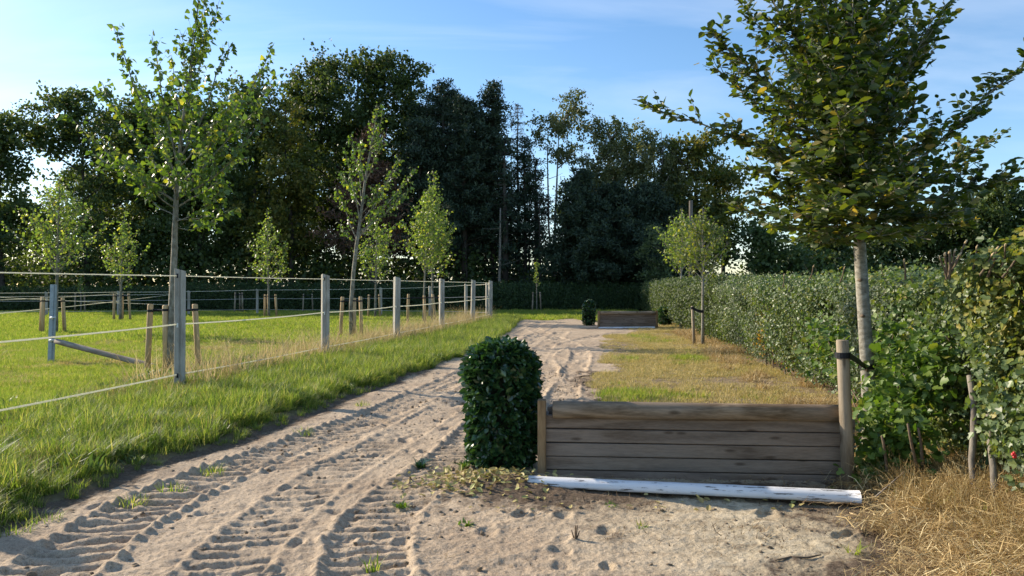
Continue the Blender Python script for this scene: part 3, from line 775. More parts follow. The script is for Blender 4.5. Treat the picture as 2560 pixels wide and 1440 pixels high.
lush = template_set('lush_tuft', [tuft_mesh('tuft', M_lush, 46, .19, .085, [.5, .9, 1.2][k % 3], .007, 100+k, 3, 0, .6) for k in range(6)])
field = template_set('field_tuft', [tuft_mesh('tuft', M_field, 44, .07, .12, .55, .006, 120+k, 2) for k in range(6)])
fieldfar = template_set('far_tuft', [tuft_mesh('tuft', M_field, 60, .085, .32, .5, .017, 140+k, 1) for k in range(5)])
patch = template_set('patch_tuft', [tuft_mesh('tuft', M_mixed, 44, .075, .12, 1.0, .006, 160+k, 2, 0, .8) for k in range(6)])
drytuft = template_set('dry_tuft', [tuft_mesh('tuft', M_dry, 32, .30, .08, .7, .007, 180+k, 3, .4, .5) for k in range(6)])
def hay_mesh(seed, n=60, L=.16, spread=.13):
    r_ = rng(seed); V = []; Qh_ = []; vv = []
    for k in range(n):
        c = np.array((r_.normal(0, spread*.6), r_.normal(0, spread*.6), abs(r_.normal(.02, .035)))); az = r_.uniform(0, 6.28); el = r_.normal(.1, .32); ln = L*r_.uniform(.3, 1.25)
        d = np.array((math.cos(az)*math.cos(el), math.sin(az)*math.cos(el), math.sin(el))); sd = np.array((-d[1], d[0], r_.normal(0, .4))); sd /= np.linalg.norm(sd); w = r_.choice([.0012, .0018, .0034]); v = r_.random()
        m = c+(0, 0, ln*.06); i0 = len(V)
        for p in (c-d*ln/2, m, c+d*ln/2+(0, 0, -.02)): V += [p-sd*w/2, p+sd*w/2]; vv += [v, v]
        Qh_ += [(i0, i0+1, i0+3, i0+2), (i0+2, i0+3, i0+5, i0+4)]
    me = mesh_np('hay', np.array(V), [np.array(Qh_)], False, {'v': vv}); me.materials.append(M_straw); return me
hay = template_set('hay_wisp', [hay_mesh(260+k, 90, .14) for k in range(7)])
strawt = template_set('straw_tuft', [tuft_mesh('tuft', M_straw, 42, .17, .10, 1.3, .006, 200+k, 3, 0, 1.1) for k in range(6)])
heads = template_set('seed_stalks', [tuft_mesh('tuft', M_seed, 10, .68, .14, .6, .011, 220+k, 4, 1, .5) for k in range(5)])

r = rng(11)
def region(n, y0, y1, fx0, fx1, power=1.0):
    y = y0+(y1-y0)*r.random(n)**power
    a, b = fx0(y), fx1(y)
    return a+(b-a)*r.random(n), y
# lush verge between fence and sand
X, Y = region(9500, 2.6, 16, lambda y: np.maximum(fence_x(y)-.55, -.80*y-.8), lambda y: left_edge(y)+.02, 1.35)
s = sand_in(X, Y); dens = .6*fbm(X*1.1, Y*1.1, 90)+.8*fbm(X*3.1, Y*3.1, 98)
k = (s < .03) & ((s < -.18) | (r.random(len(X)) < .35)) & (dens > -.55)
X, Y, dens, s = X[k], Y[k], dens[k], s[k]
sc = (0.85+.55*dens+r.normal(0, .18, len(X)))*np.clip(.4-s*1.5, .35, 1)
kd = (r.random(len(X)) < .10+.5*np.clip(fbm(X*1.4, Y*1.4, 99), 0, 1)) & (s < -.35)
put_tufts('verge_dry_grass', X[kd][::2], Y[kd][::2], np.clip(.25+.5*r.random(kd.sum())[::2], .2, .8), drytuft, 6, 'dry blades mixed through the green verge', 'grass', 21, .3)
put_tufts('verge_grass', X, Y, np.clip(sc*1.25, .3, 2.3), lush, 6, 'lush bright green grass of the verge between fence and sandy track', 'grass', 1)
X, Y = region(5200, 15, 34, lambda y: fence_x(y)-.5, lambda y: left_edge(y)+.05)
k = sand_in(X, Y) < .0
X, Y = X[k], Y[k]
put_tufts('far_verge_grass', X, Y, r.uniform(.8, 1.6, len(X)), lush, 6, 'green grass verge along the far half of the fence', 'grass', 2)
weedt = template_set('broad_weed', [tuft_mesh('weed', M_weed, 26, .09, .10, 1.2, .022, 250+k, 2, 0, .6) for k in range(4)])
X, Y = region(1100, 3, 16, lambda y: np.maximum(fence_x(y)-1.5, -.80*y-.8), lambda y: left_edge(y)-.05, 1.2)
k = (fbm(X*1.3, Y*1.3, 105) > .05)
put_tufts('verge_weeds', X[k], Y[k], r.uniform(.6, 1.5, k.sum()), weedt, 4, 'low broad-leaved weeds among the verge grass', 'weeds', 26, .2, .04)
# paddock
X, Y = region(26000, 6.5, 20, lambda y: -.80*y-.6, lambda y: fence_x(y)-.1, 1.0)
d1 = .6*fbm(X*.45, Y*.45, 91)+.7*fbm(X*1.9, Y*1.9, 104); sc = .95+.55*d1+r.normal(0, .2, len(X)); put = d1 > -.75; pz = (.6*fbm(X*.7, Y*.7, 101)+.4*fbm(X*2.5, Y*2.5, 102)+.15*r.normal(size=len(X)))
nearf = np.exp(-((X-fence_x(Y))/.7)**2)
sc = sc*(1+1.0*nearf)
pm = put & (pz > .14); put = put & ~pm
put_tufts('paddock_dry_grass', X[pm], Y[pm], np.clip(sc[pm], .35, 1.6), patch, 6, 'yellowed patches in the short paddock grass', 'grass', 22)
put_tufts('paddock_grass', X[put], Y[put], np.clip(sc[put]*(1+.5*pz[put]), .35, 2.2), field, 6, 'short yellow-green grass of the paddock behind the fence', 'grass', 3)
X, Y = region(15000, 19, 44, lambda y: -.78*y-1, lambda y: np.minimum(fence_x(y), 8), .9)
k = (sand_in(X, Y) < 0)
sc = 1.0+.4*fbm(X*.3, Y*.3, 92)
kk = k & (fbm(X*.35, Y*.5, 103) > .18) & (r.random(len(X)) < .35)
put_tufts('far_paddock_dry_grass', X[kk], Y[kk], 1.3*np.clip(sc[kk], .5, 1.6), patch, 6, 'dry patches in the far paddock grass', 'grass', 24)
put_tufts('far_paddock_grass', X[k], Y[k], np.clip(sc[k], .5, 1.8), fieldfar, 5, 'short grass of the far paddock up to the clipped hedge', 'grass', 4)
X, Y = region(3800, 32.5, 44, lambda y: -1.0+0*y, lambda y: 7.0+0*y)
k = (sand_in(X, Y) < 0)
put_tufts('end_grass', X[k], Y[k], r.uniform(.8, 1.5, k.sum()), fieldfar, 5, 'strip of green grass between the sand and the far hedge', 'grass', 5)
# dry stalks along the fence
X, Y = region(900, 9, 32, lambda y: fence_x(y)-.9, lambda y: fence_x(y)+.45, .9)
k = fbm(X*.8, Y*.8, 93) > .05
put_tufts('dry_fence_grass', X[k], Y[k], r.uniform(.6, 1.25, k.sum()), drytuft, 6, 'tall dry straw-coloured grass growing along the fence line', 'grass', 6, .2)
X, Y = region(620, 10.3, 31, lambda y: fence_x(y)-.8, lambda y: fence_x(y)+.35, 1.0)
put_tufts('seed_stalk_grass', X, Y, r.uniform(.6, 1.15, len(X)), heads, 5, 'pale seed heads leaning out of the grass along the fence', 'grass', 7, .22)
# patch behind the jump
X, Y = region(9000, 6.3, 24.5, lambda y: right_edge(y)-.1, lambda y: hedge_front(y)+.15, .85)
pn = fbm(X*.8, Y*.6, 94)
k = (sand_in(X, Y) < .03) & (pn > -.6)
green = k & ((pn+.15*r.normal(size=len(X))) > .54)
rest = k & ~green & ((pn > -.22) | (r.random(len(X)) < .35))
put_tufts('patch_grass', X[rest], Y[rest], np.clip(.9+.4*pn[rest]+r.normal(0, .15, rest.sum()), .4, 1.6), patch, 6, 'mown yellowing grass patch between the sand and the field hedge', 'grass', 8)
put_tufts('green_patch_grass', X[green], Y[green], np.clip(1.2+.5*pn[green], .7, 2.0), field, 6, 'greener tufts within the yellowing patch behind the jump', 'grass', 9)
X, Y = region(2200, 24, 29.5, lambda y: 4.0+0*y, lambda y: hedge_front(y)+.2)
k = (sand_in(X, Y) < .03) | (r.random(len(X)) < .12)
put_tufts('hedge_foot_grass', X[k], Y[k], r.uniform(.7, 1.4, k.sum()), patch, 6, 'dry grass around the far wooden jump', 'grass', 10)
# straw under the hedge
X, Y = region(2900, 6.1, 24, lambda y: hedge_front(y)-.75, lambda y: hedge_front(y)+.25, 1.2)
k = fbm(X*1.2, Y*.9, 95) > -.05
put_tufts('hedge_straw', X[k], Y[k], r.uniform(.6, 1.25, k.sum()), strawt, 6, 'golden dry straw along the foot of the field hedge', 'dry grass', 12, .35)
X, Y = region(1300, 2.7, 5.6, lambda y: np.interp(y, [2.7, 4, 4.7, 5.6], [1.6, 2.2, 2.5, 2.7]), lambda y: 4.0+0*y, 1.0)
u_ = (X-np.interp(Y, [2.7, 4, 4.7, 5.6], [1.6, 2.2, 2.5, 2.7]))/1.0
k = r.random(len(X)) < np.clip(u_*1.5, .10, 1)
put_tufts('near_straw', X[k], Y[k], np.clip(r.uniform(.45, 1.3, k.sum())*(.55+u_[k]), .35, 1.7), strawt, 6, 'heap of golden dry straw beneath the near end of the field hedge', 'dry grass', 13, .4)
X, Y = region(620, 2.7, 5.4, lambda y: 2.65+0*y, lambda y: 3.9+0*y, 1.0)
put_tufts('near_dry_stalks', X, Y, r.uniform(.6, 1.1, len(X)), drytuft, 6, 'dry stalks standing in the straw below the near hedge', 'dry grass', 14, .5)
X, Y = region(4200, 2.7, 5.9, lambda y: np.interp(y, [2.7, 4, 4.7, 5.6], [1.4, 2.0, 2.3, 2.5]), lambda y: 4.1+0*y, 1.0)
u_ = (X-np.interp(Y, [2.7, 4, 4.7, 5.6], [1.6, 2.2, 2.5, 2.7]))/1.0; k = r.random(len(X)) < np.clip(u_*1.5+.1, .14, .8)
put_tufts('matted_hay', X[k], Y[k], r.uniform(.6, 1.4, k.sum()), hay, 7, 'matted hay strewn between pale sand and the near hedge', 'hay', 23, .2, np.clip(.10*u_[k]*r.random(k.sum()), 0, .14))
X, Y = region(420, 2.8, 5.8, lambda y: np.interp(y, [2.7, 4, 4.7, 5.6], [1.9, 2.5, 2.7, 2.75]), lambda y: 3.6+0*y, 1.0)
put_tufts('straw_greens', X, Y, r.uniform(.6, 1.6, len(X)), field, 6, 'scattered green blades growing through the hay below the near hedge', 'grass', 25, .3)
X, Y = region(1500, 2.8, 5.6, lambda y: np.interp(y, [2.7, 4, 4.7, 5.6], [1.3, 1.95, 2.2, 2.35]), lambda y: 3.0+0*y, 1.0)
edge_litter = (X.copy(), Y.copy())
# loose straw blades and litter on the sand
X, Y = region(5200, 2.9, 6.0, lambda y: -.5+0*y, lambda y: 3.0+0*y, 1.0)
litter_t = template_set('chaff', [tuft_mesh('chaff', M_chaff, 9, .022, .12, 2.6, .006, 240+k, 1) for k in range(4)])
k = r.random(len(X)) < np.clip(.15+.35*(X-1.4)+.35*(Y > 4.9)+.9*fbm(X*1.4, Y*1.8, 97), .04, 1)
X = np.concatenate([X[k], edge_litter[0]]); Y = np.concatenate([Y[k], edge_litter[1]]); k = np.ones(len(X), bool)
put_tufts('chaff_litter', X[k], Y[k], r.uniform(.5, 1.3, k.sum()), litter_t, 4, 'scraps of dry chaff strewn on the pale sand', 'litter', 15, .2)
# clods of soil
def clod_mesh(seed):
    r_ = rng(seed); V, Qd, cp = tube_np([(0, 0, -.3), (0, 0, .1), (0, 0, .5), (0, 0, .75)], [.8, 1, .75, .25], 6, .22, seed)
    me = mesh_np('clod', V, [Qd, cp[1]], True); me.materials.append(M_sand); return me
clods = template_set('clod', [clod_mesh(300+k) for k in range(5)])
X, Y = region(5000, 2.8, 13, lambda y: left_edge(y)+.05, lambda y: right_edge(y)-.05, 1.3)
k = fbm(X*1.6, Y*1.6, 96) > -.1
n = k.sum(); sc = .004+.018*r.random(n)**3
Z = H(X[k], Y[k])-.002
o = scatter('sand_clods', np.stack([X[k], Y[k], Z], 1), np.stack([r.normal(0, .4, n), r.normal(0, .4, n), r.uniform(0, 6, n)], 1), sc, r.integers(0, 5, n), clods)
tag(o, 'small clods and crumbs lying on the sand', 'clods')

# ---------------------------------------------------------------- branches and small trees
def limb(p0, p1, r_, up=.18, n=9, wob=.02):
    p0 = np.asarray(p0, float); p1 = np.asarray(p1, float)
    L = np.linalg.norm(p1-p0); t = np.linspace(0, 1, n)[:, None]
    P = p0*(1-t)+p1*t
    hor = p1-p0; hor = hor*np.array((1, 1, 0)); 
    P = P - np.array((0, 0, 1))*(up*L*np.sin(np.pi*t)) * (1 if up > 0 else 1)
    w = r_.normal(0, wob*L, (n, 3)); w[0] = 0; w[-1] = 0
    w = (w+np.roll(w, 1, 0)+np.roll(w, -1, 0))/3; w[0] = 0; w[-1] = 0
    return P+w

def along(P, t):
    n = len(P)-1; x = np.clip(t, 0, .9999)*n; i = x.astype(int); f = (x-i)[:, None]
    return P[i]*(1-f)+P[i+1]*f, P[i+1]-P[i]

def leafy_tree(root, trunk, trad, limbs, r_, leaf_size, leaf_gap, tmpl, leafmat, barkmat, twig_len=.42, twigs_per_m=5.0,
               flat=False, droop=.5, singles=0, start=.22, seed=0, twig_up=.35, k_trunk=10, jit=.05):
    """trunk polyline, limbs = list of (p0, p1, radius, sag); grows twigs off the limbs and leaves off the twigs"""
    mb = MB(); mb.tube(trunk, trad, k_trunk, True, jit, seed)
    mb.build('trunk', barkmat, root, True)
    bm_ = MB(); LP = []; LD = []; LN = []
    axes = [(limb(p0, p1, r_, sag, 9), rad) for (p0, p1, rad, sag) in limbs]
    for P, rad in axes:
        L = np.linalg.norm(np.diff(P, axis=0), axis=1).sum()
        bm_.tube(P, np.linspace(rad, .0035, len(P)), 5, False)
        nt_ = max(3, int(L*twigs_per_m))
        ts = np.sort(r_.uniform(start, .99, nt_))
        tp, td = along(P, ts)
        td /= np.linalg.norm(td, axis=1, keepdims=True)
        for q in range(nt_):
            rn = r_.normal(size=3); rn -= rn@td[q]*td[q]; rn /= np.linalg.norm(rn)+1e-9
            if flat: rn[2] *= .35
            d = td[q]*.75+rn*.85+np.array((0, 0, twig_up)); d /= np.linalg.norm(d)
            ln = twig_len*(1.15-.75*ts[q])*r_.uniform(.5, 1.3)*min(1.0, .45+L*.5)
            tw = limb(tp[q], tp[q]+d*ln, r_, -.06 if not flat else .05, 5, .03)
            bm_.tube(tw, np.linspace(.0045, .0015, 5), 3, False)
            m = max(2, int(ln/leaf_gap)); tt = np.linspace(.15, 1, m)
            lp, ld = along(tw, tt); ld /= np.linalg.norm(ld, axis=1, keepdims=True)+1e-9
            LP.append(lp); LD.append(ld); LN.append(np.tile(np.array([[1.0 if (a % 2) else -1.0] for a in range(m)]), (1, 1)))
        m = max(2, int(L*.6/leaf_gap)); tt = np.linspace(.4, 1, m); lp, ld = along(P, tt); ld /= np.linalg.norm(ld, axis=1, keepdims=True)+1e-9
        LP.append(lp); LD.append(ld); LN.append(np.array([[1.0 if (a % 2) else -1.0] for a in range(m)]))
    bo = bm_.build('branches', barkmat, root, True)
    LP = np.concatenate(LP); LD = np.concatenate(LD); SG = np.concatenate(LN)
    n = len(LP)
    if flat:     # two-ranked leaves, held fairly level and facing up
        side = np.cross(LD, np.array((0, 0, 1.0))); side /= np.linalg.norm(side, axis=1, keepdims=True)+1e-9
        D = LD*.55 + side*SG*.85 + r_.normal(0, .25, (n, 3)) + np.array((0, 0, -.12))
        Nn = np.array((0, -.25, .8)) + r_.normal(0, .62, (n, 3))
        Pp = LP + r_.normal(0, .012, (n, 3))
    else:        # long-stalked leaves that hang and turn every way
        off = rand_unit(r_, n)*np.array((1, 1, .5)); D = off*.8 + np.array((0, 0, -droop)) + r_.normal(0, .2, (n, 3))
        Nn = rand_unit(r_, n)
        Pp = LP+off*leaf_size*.55*r_.random((n, 1))
    sz = leaf_size*r_.uniform(.6, 1.15, n)
    leaf_part(root, Pp, D, Nn, sz, tmpl, leafmat, singles, seed)
    return n

def stake_set(x, y, hts, offs, label, mat=None, rad=.032, tie_to=None, tiez=None, lean=0.04, group='stake sets supporting the paddock poplars'):
    e = empty('tree_stakes', (x, y, H1(x, y)), label, 'tree stakes', group)
    tops = []
    for q, (hh, (ox, oy)) in enumerate(zip(hts, offs)):
        g = H1(x+ox, y+oy); b = np.array((x+ox, y+oy, g-.05)); t = np.array((x+ox*(1-lean*4) if abs(ox) > 0 else x, y+oy, g+hh))
        mb = MB(); mb.tube([b, b*.5+t*.5, t-(0, 0, .015), t], [rad*1.04, rad, rad, rad*.8], 10, True, .02, q)
        mb.build('stake', mat or M_stake, e, True)
        tops.append(t)
    if len(tops) > 1:
        zt = min(t[2] for t in tops)-.10 if tiez is None else tiez
        mb = MB()
        for q, t in enumerate(tops):
            mb.tube([(t[0], t[1], zt-.02+.01*q), (t[0], t[1], zt+.02+.01*q)], [rad*1.14]*2, 10)
        for q in range(len(tops)):
            a, b = np.array(tops[q]), np.array(tops[(q+1) % len(tops)])
            if q == len(tops)-1 and len(tops) == 2: break
            a = a.copy(); b = b.copy(); a[2] = b[2] = zt+.01*q
            mid = (a+b)/2; mid = mid*.7+np.array((x, y, zt))*.3
            mb.tube([a, mid, b], [.014]*3, 5, False)
        mb.build('tie', M_strap, e)
    return e

def tri(w): return [(-w, -w*.35), (w, -w*.35), (.0, w*.8)]

# big sparse poplar behind the first fence post
D0 = 12.7
root = empty('poplar_tree', (PX(425, D0), D0, 0), 'tall open poplar with a straight grey trunk, directly behind the nearest fence post', 'tree', 'young poplars')
r_ = rng(501)
tk = [P3(424, 935, D0)*np.array((1, 1, 0))+(0, 0, -.1), P3(426, 860, D0), P3(430, 760, D0), P3(436, 640, D0), P3(438, 560, D0), P3(441, 490, D0), P3(446, 420, D0), P3(456, 320, D0), P3(470, 210, D0+.1), P3(487, 100, D0+.1), P3(500, -15, D0)]
trad = [.068, .062, .056, .050, .046, .041, .036, .027, .019, .011, .004]
limbs = []
for (sx, sy, ex, ey, dz, rad, sag) in [
    (440, 505, 168, 285, -.5, .020, .05), (440, 480, 255, 205, .5, .022, .02), (442, 455, 282, 62, .2, .026, .0), (446, 420, 380, 92, -.6, .020, .02),
    (448, 400, 578, 112, -.2, .022, .0), (441, 480, 686, 108, .5, .024, .05), (440, 500, 660, 300, -.7, .020, .05), (440, 520, 600, 400, .6, .016, .05),
    (438, 552, 560, 470, -.5, .012, .10), (437, 568, 545, 545, .4, .010, .14), (437, 540, 345, 468, .4, .012, .06), (440, 520, 300, 400, -.9, .014, .05),
    (452, 350, 520, 60, .5, .016, .0), (456, 320, 430, 150, .4, .014, .0), (446, 420, 600, 230, -1.0, .016, .03), (444, 440, 340, 210, 1.0, .016, .02),
    (444, 440, 500, 250, 1.2, .014, .02), (446, 410, 470, 200, -1.1, .016, .02), (441, 490, 400, 330, -1.2, .012, .03), (440, 500, 520, 380, -1.3, .012, .03),
    (470, 215, 545, 20, .1, .010, 0), (468, 230, 455, 90, -.2, .009, 0), (442, 470, 230, 380, .9, .014, .04), (442, 480, 640, 210, 1.0, .016, .03),
    (441, 500, 690, 180, -.2, .016, .05), (438, 545, 590, 520, -.2, .010, .08)]:
    limbs.append((P3(sx, sy, D0), P3(ex, ey, D0+dz), rad, sag))
tip = P3(500, -15, D0)
limbs.append((P3(456, 320, D0), tip, .02, .0))
limbs.append((P3(470, 210, D0+.1), P3(512, 0, D0+.2), .012, .0))
n0 = leafy_tree(root, np.array(tk), trad, limbs, r_, .098, .046, T_POPLAR, M_poplar, M_barkpop, .42, 9.2, False, .5, 300, .2, 1)
stake_set(PX(430, 13.0), 13.0, [1.14, 1.13, 1.12], [(-.36, -.15), (.40, .15), (.04, -.32)], 'three round stakes tied with black bands about the trunk behind the nearest fence post', rad=.048)

def auto_poplar(px, base_d, top_y, crown_bottom_y, wpx, label, seed, lean_px=0, leaf=.085, nl=30, gap=.055, shape=1.0, mat=None, rad=.05, tw=.4, tpm=6, group='young poplars', tmpl=T_SIMPLE, bark=None, singles=0, offs=None):
    r_ = rng(seed); d = base_d; x = PX(px, d)
    root = empty('poplar_tree', (x, d, 0), label, 'tree', group)
    top = P3(px+lean_px, top_y, d); zb = PZ(crown_bottom_y, d); Ht = top[2]
    def tkp(z):
        f = z/Ht; return np.array((x+(top[0]-x)*f**1.3, d, z))
    tk = [tkp(z)+np.array((0, 0, -.06 if z == 0 else 0)) for z in np.linspace(0, Ht, 9)]
    tr = [rad*(1-.93*z**.9) for z in np.linspace(0, 1, 9)]
    W_ = wpx/F*d/2
    limbs = []
    for q in range(nl):
        f = (q+.5)/nl; z0 = zb+(Ht-zb)*(f*.82)
        az = q*2.39996+r_.normal(0, .3)
        env = shape*1.12*(1-f)**.72*min(1, .62+f*2.2)*r_.uniform(.7, 1.15)
        ln = W_*env
        rise = ln*r_.uniform(.7, 1.25) + .12
        p0 = tkp(z0)
        p1 = p0+np.array((math.cos(az)*ln, math.sin(az)*ln, rise))
        p1[2] = min(p1[2], Ht-.05*q/nl)
        limbs.append((p0, p1, rad*.28*(1-.5*f), .04))
    limbs.append((tkp(Ht*.7), top, rad*.3, 0))
    leafy_tree(root, np.array(tk), tr, limbs, r_, leaf, gap, tmpl, mat or M_poplar_far, bark or M_barkpop, tw, tpm, False, .4, singles, .15, seed)
    return root

D4 = 20.7     # leaning poplar in the middle
root = empty('poplar_tree', (PX(880, D4), D4, 0), 'open poplar leaning towards the track with pale forking branches, centre of the fence', 'tree', 'young poplars')
r_ = rng(520)
tk = [P3(878, 850, D4)*np.array((1, 1, 0))+(0, 0, -.1), P3(878, 760, D4), P3(884, 680, D4), P3(892, 610, D4), P3(902, 540, D4), P3(912, 460, D4), P3(925, 380, D4), P3(938, 310, D4), P3(945, 265, D4)]
limbs = [(P3(sx, sy, D4), P3(ex, ey, D4+dz), rad, sag) for (sx, sy, ex, ey, dz, rad, sag) in [
    (896, 590, 1040, 420, .4, .024, .04), (898, 580, 1030, 470, -.7, .020, .05), (900, 560, 1000, 400, .9, .020, .02), (893, 600, 840, 470, .4, .020, .02),
    (900, 560, 860, 370, -.6, .022, 0), (905, 510, 880, 340, .8, .018, 0), (912, 460, 960, 330, -.6, .016, 0), (912, 460, 900, 350, .2, .014, 0),
    (894, 600, 850, 560, -.7, .012, .1), (895, 595, 950, 520, .8, .014, .05), (900, 540, 975, 450, -1.0, .014, .02), (918, 420, 955, 280, .2, .014, 0),
    (890, 640, 935, 610, .3, .009, .1), (905, 520, 850, 430, 1.2, .014, 0), (896, 585, 1000, 560, 1.0, .014, .05), (925, 380, 945, 262, 0, .014, 0)]]
leafy_tree(root, np.array(tk), [.07, .062, .056, .05, .043, .033, .024, .013, .005], limbs, r_, .105, .062, T_SIMPLE, M_poplar, M_barkpop, .40, 13, False, .5, 0, .2, 2)
stake_set(PX(882, D4), D4+.3, [1.15, 1.15, 1.12], [(-.42, 0), (.16, .1), (.05, -.30)], 'three round stakes with black band around the leaning poplar near the middle of the fence', rad=.05)

auto_poplar(140, 23.0, 432, 700, 205, 'bushy young poplar rising above the galvanised steel post', 531, 10, .10, 40, .06, 1.15, rad=.06, tw=.5, tpm=7)
stake_set(PX(128, 23.2), 23.2, [1.12, 1.08, 1.10], [(-.33, 0), (.36, .1), (-.15, -.2)], 'three stakes with black strap beside the galvanised steel post', rad=.055)
auto_poplar(300, 31.7, 528, 725, 120, 'slim young poplar with drooping low branches left of the biggest poplar', 532, 12, .115, 34, .07, 1.0, rad=.06, tw=.45, tpm=7)
stake_set(PX(300, 32), 32.0, [1.15, 1.15, 1.15], [(-.22, -.1), (.36, .15), (0, .2)], 'stakes around the slim poplar between steel post and biggest poplar', rad=.05)
auto_poplar(672, 35, 528, 720, 115, 'pointed young poplar standing alone between the first and second fence posts', 533, -4, .12, 34, .07, 1.0, rad=.06, tw=.5, tpm=7)
stake_set(PX(674, 35.2), 35.2, [1.1, 1.1, 1.1], [(-.25, 0), (.30, .1), (0, -.2)], 'stakes around the lone pointed poplar between the first two fence posts', rad=.05)
auto_poplar(938, 35, 545, 715, 120, 'small poplar partly hidden behind the leaning one', 534, 5, .115, 32, .07, 1.05, rad=.06, tw=.45, tpm=7)
stake_set(PX(936, 35.2), 35.2, [1.1, 1.1], [(-.3, 0), (.25, .1)], 'pair of stakes at the small poplar behind the leaning one', rad=.05)
auto_poplar(1058, 30, 440, 690, 120, 'dense upright poplar, thinner trunk of the close pair near the track', 535, 18, .115, 44, .065, 1.1, rad=.05, tw=.5, tpm=8)
auto_poplar(1080, 31, 430, 700, 130, 'dense yellow-green poplar, second trunk of the close pair near the track', 536, 4, .115, 44, .065, 1.1, rad=.055, tw=.5, tpm=8)
stake_set(PX(1040, 28), 28.0, [1.15, 1.1, 1.15, 1.1], [(-.3, -.2), (.35, .1), (.75, 0), (1.0, .4)], 'cluster of stakes below the close pair of dense poplars', rad=.05)
auto_poplar(1342, 43, 648, 720, 18, 'thin sapling with a narrow tuft of leaves at the end of the track', 537, -1, .12, 12, .08, 1.0, rad=.04, tw=.25, tpm=6, tmpl=T_SIMPLE)
stake_set(PX(1342, 42.8), 42.8, [1.15, 1.15], [(-.26, 0), (.24, 0)], 'pair of pale stakes beside the thin sapling at the end of the track', M_greystake, rad=.045)
auto_poplar(202, 42, 690, 745, 26, 'tiny leafy sapling far back in the paddock', 538, 0, .11, 12, .08, 1.0, rad=.03, tw=.25, tpm=6)
stake_set(PX(200, 42), 42.0, [1.1, 1.1, 1.1], [(-.30, 0), (.28, 0), (0, .1)], 'three pale stakes around the tiny sapling far back in the paddock', M_greystake, rad=.045)
stake_set(PX(598, 42), 42.0, [1.15, 1.15, 1.1], [(-.26, 0), (.20, 0), (0, .1)], 'far pale stakes seen between the lone poplar and the nearest post', M_greystake, rad=.045)
stake_set(PX(770, 43), 43.0, [1.05, 1.05], [(-.3, 0), (.28, 0)], 'far pale stakes seen just left of the second fence post', M_greystake, rad=.04)

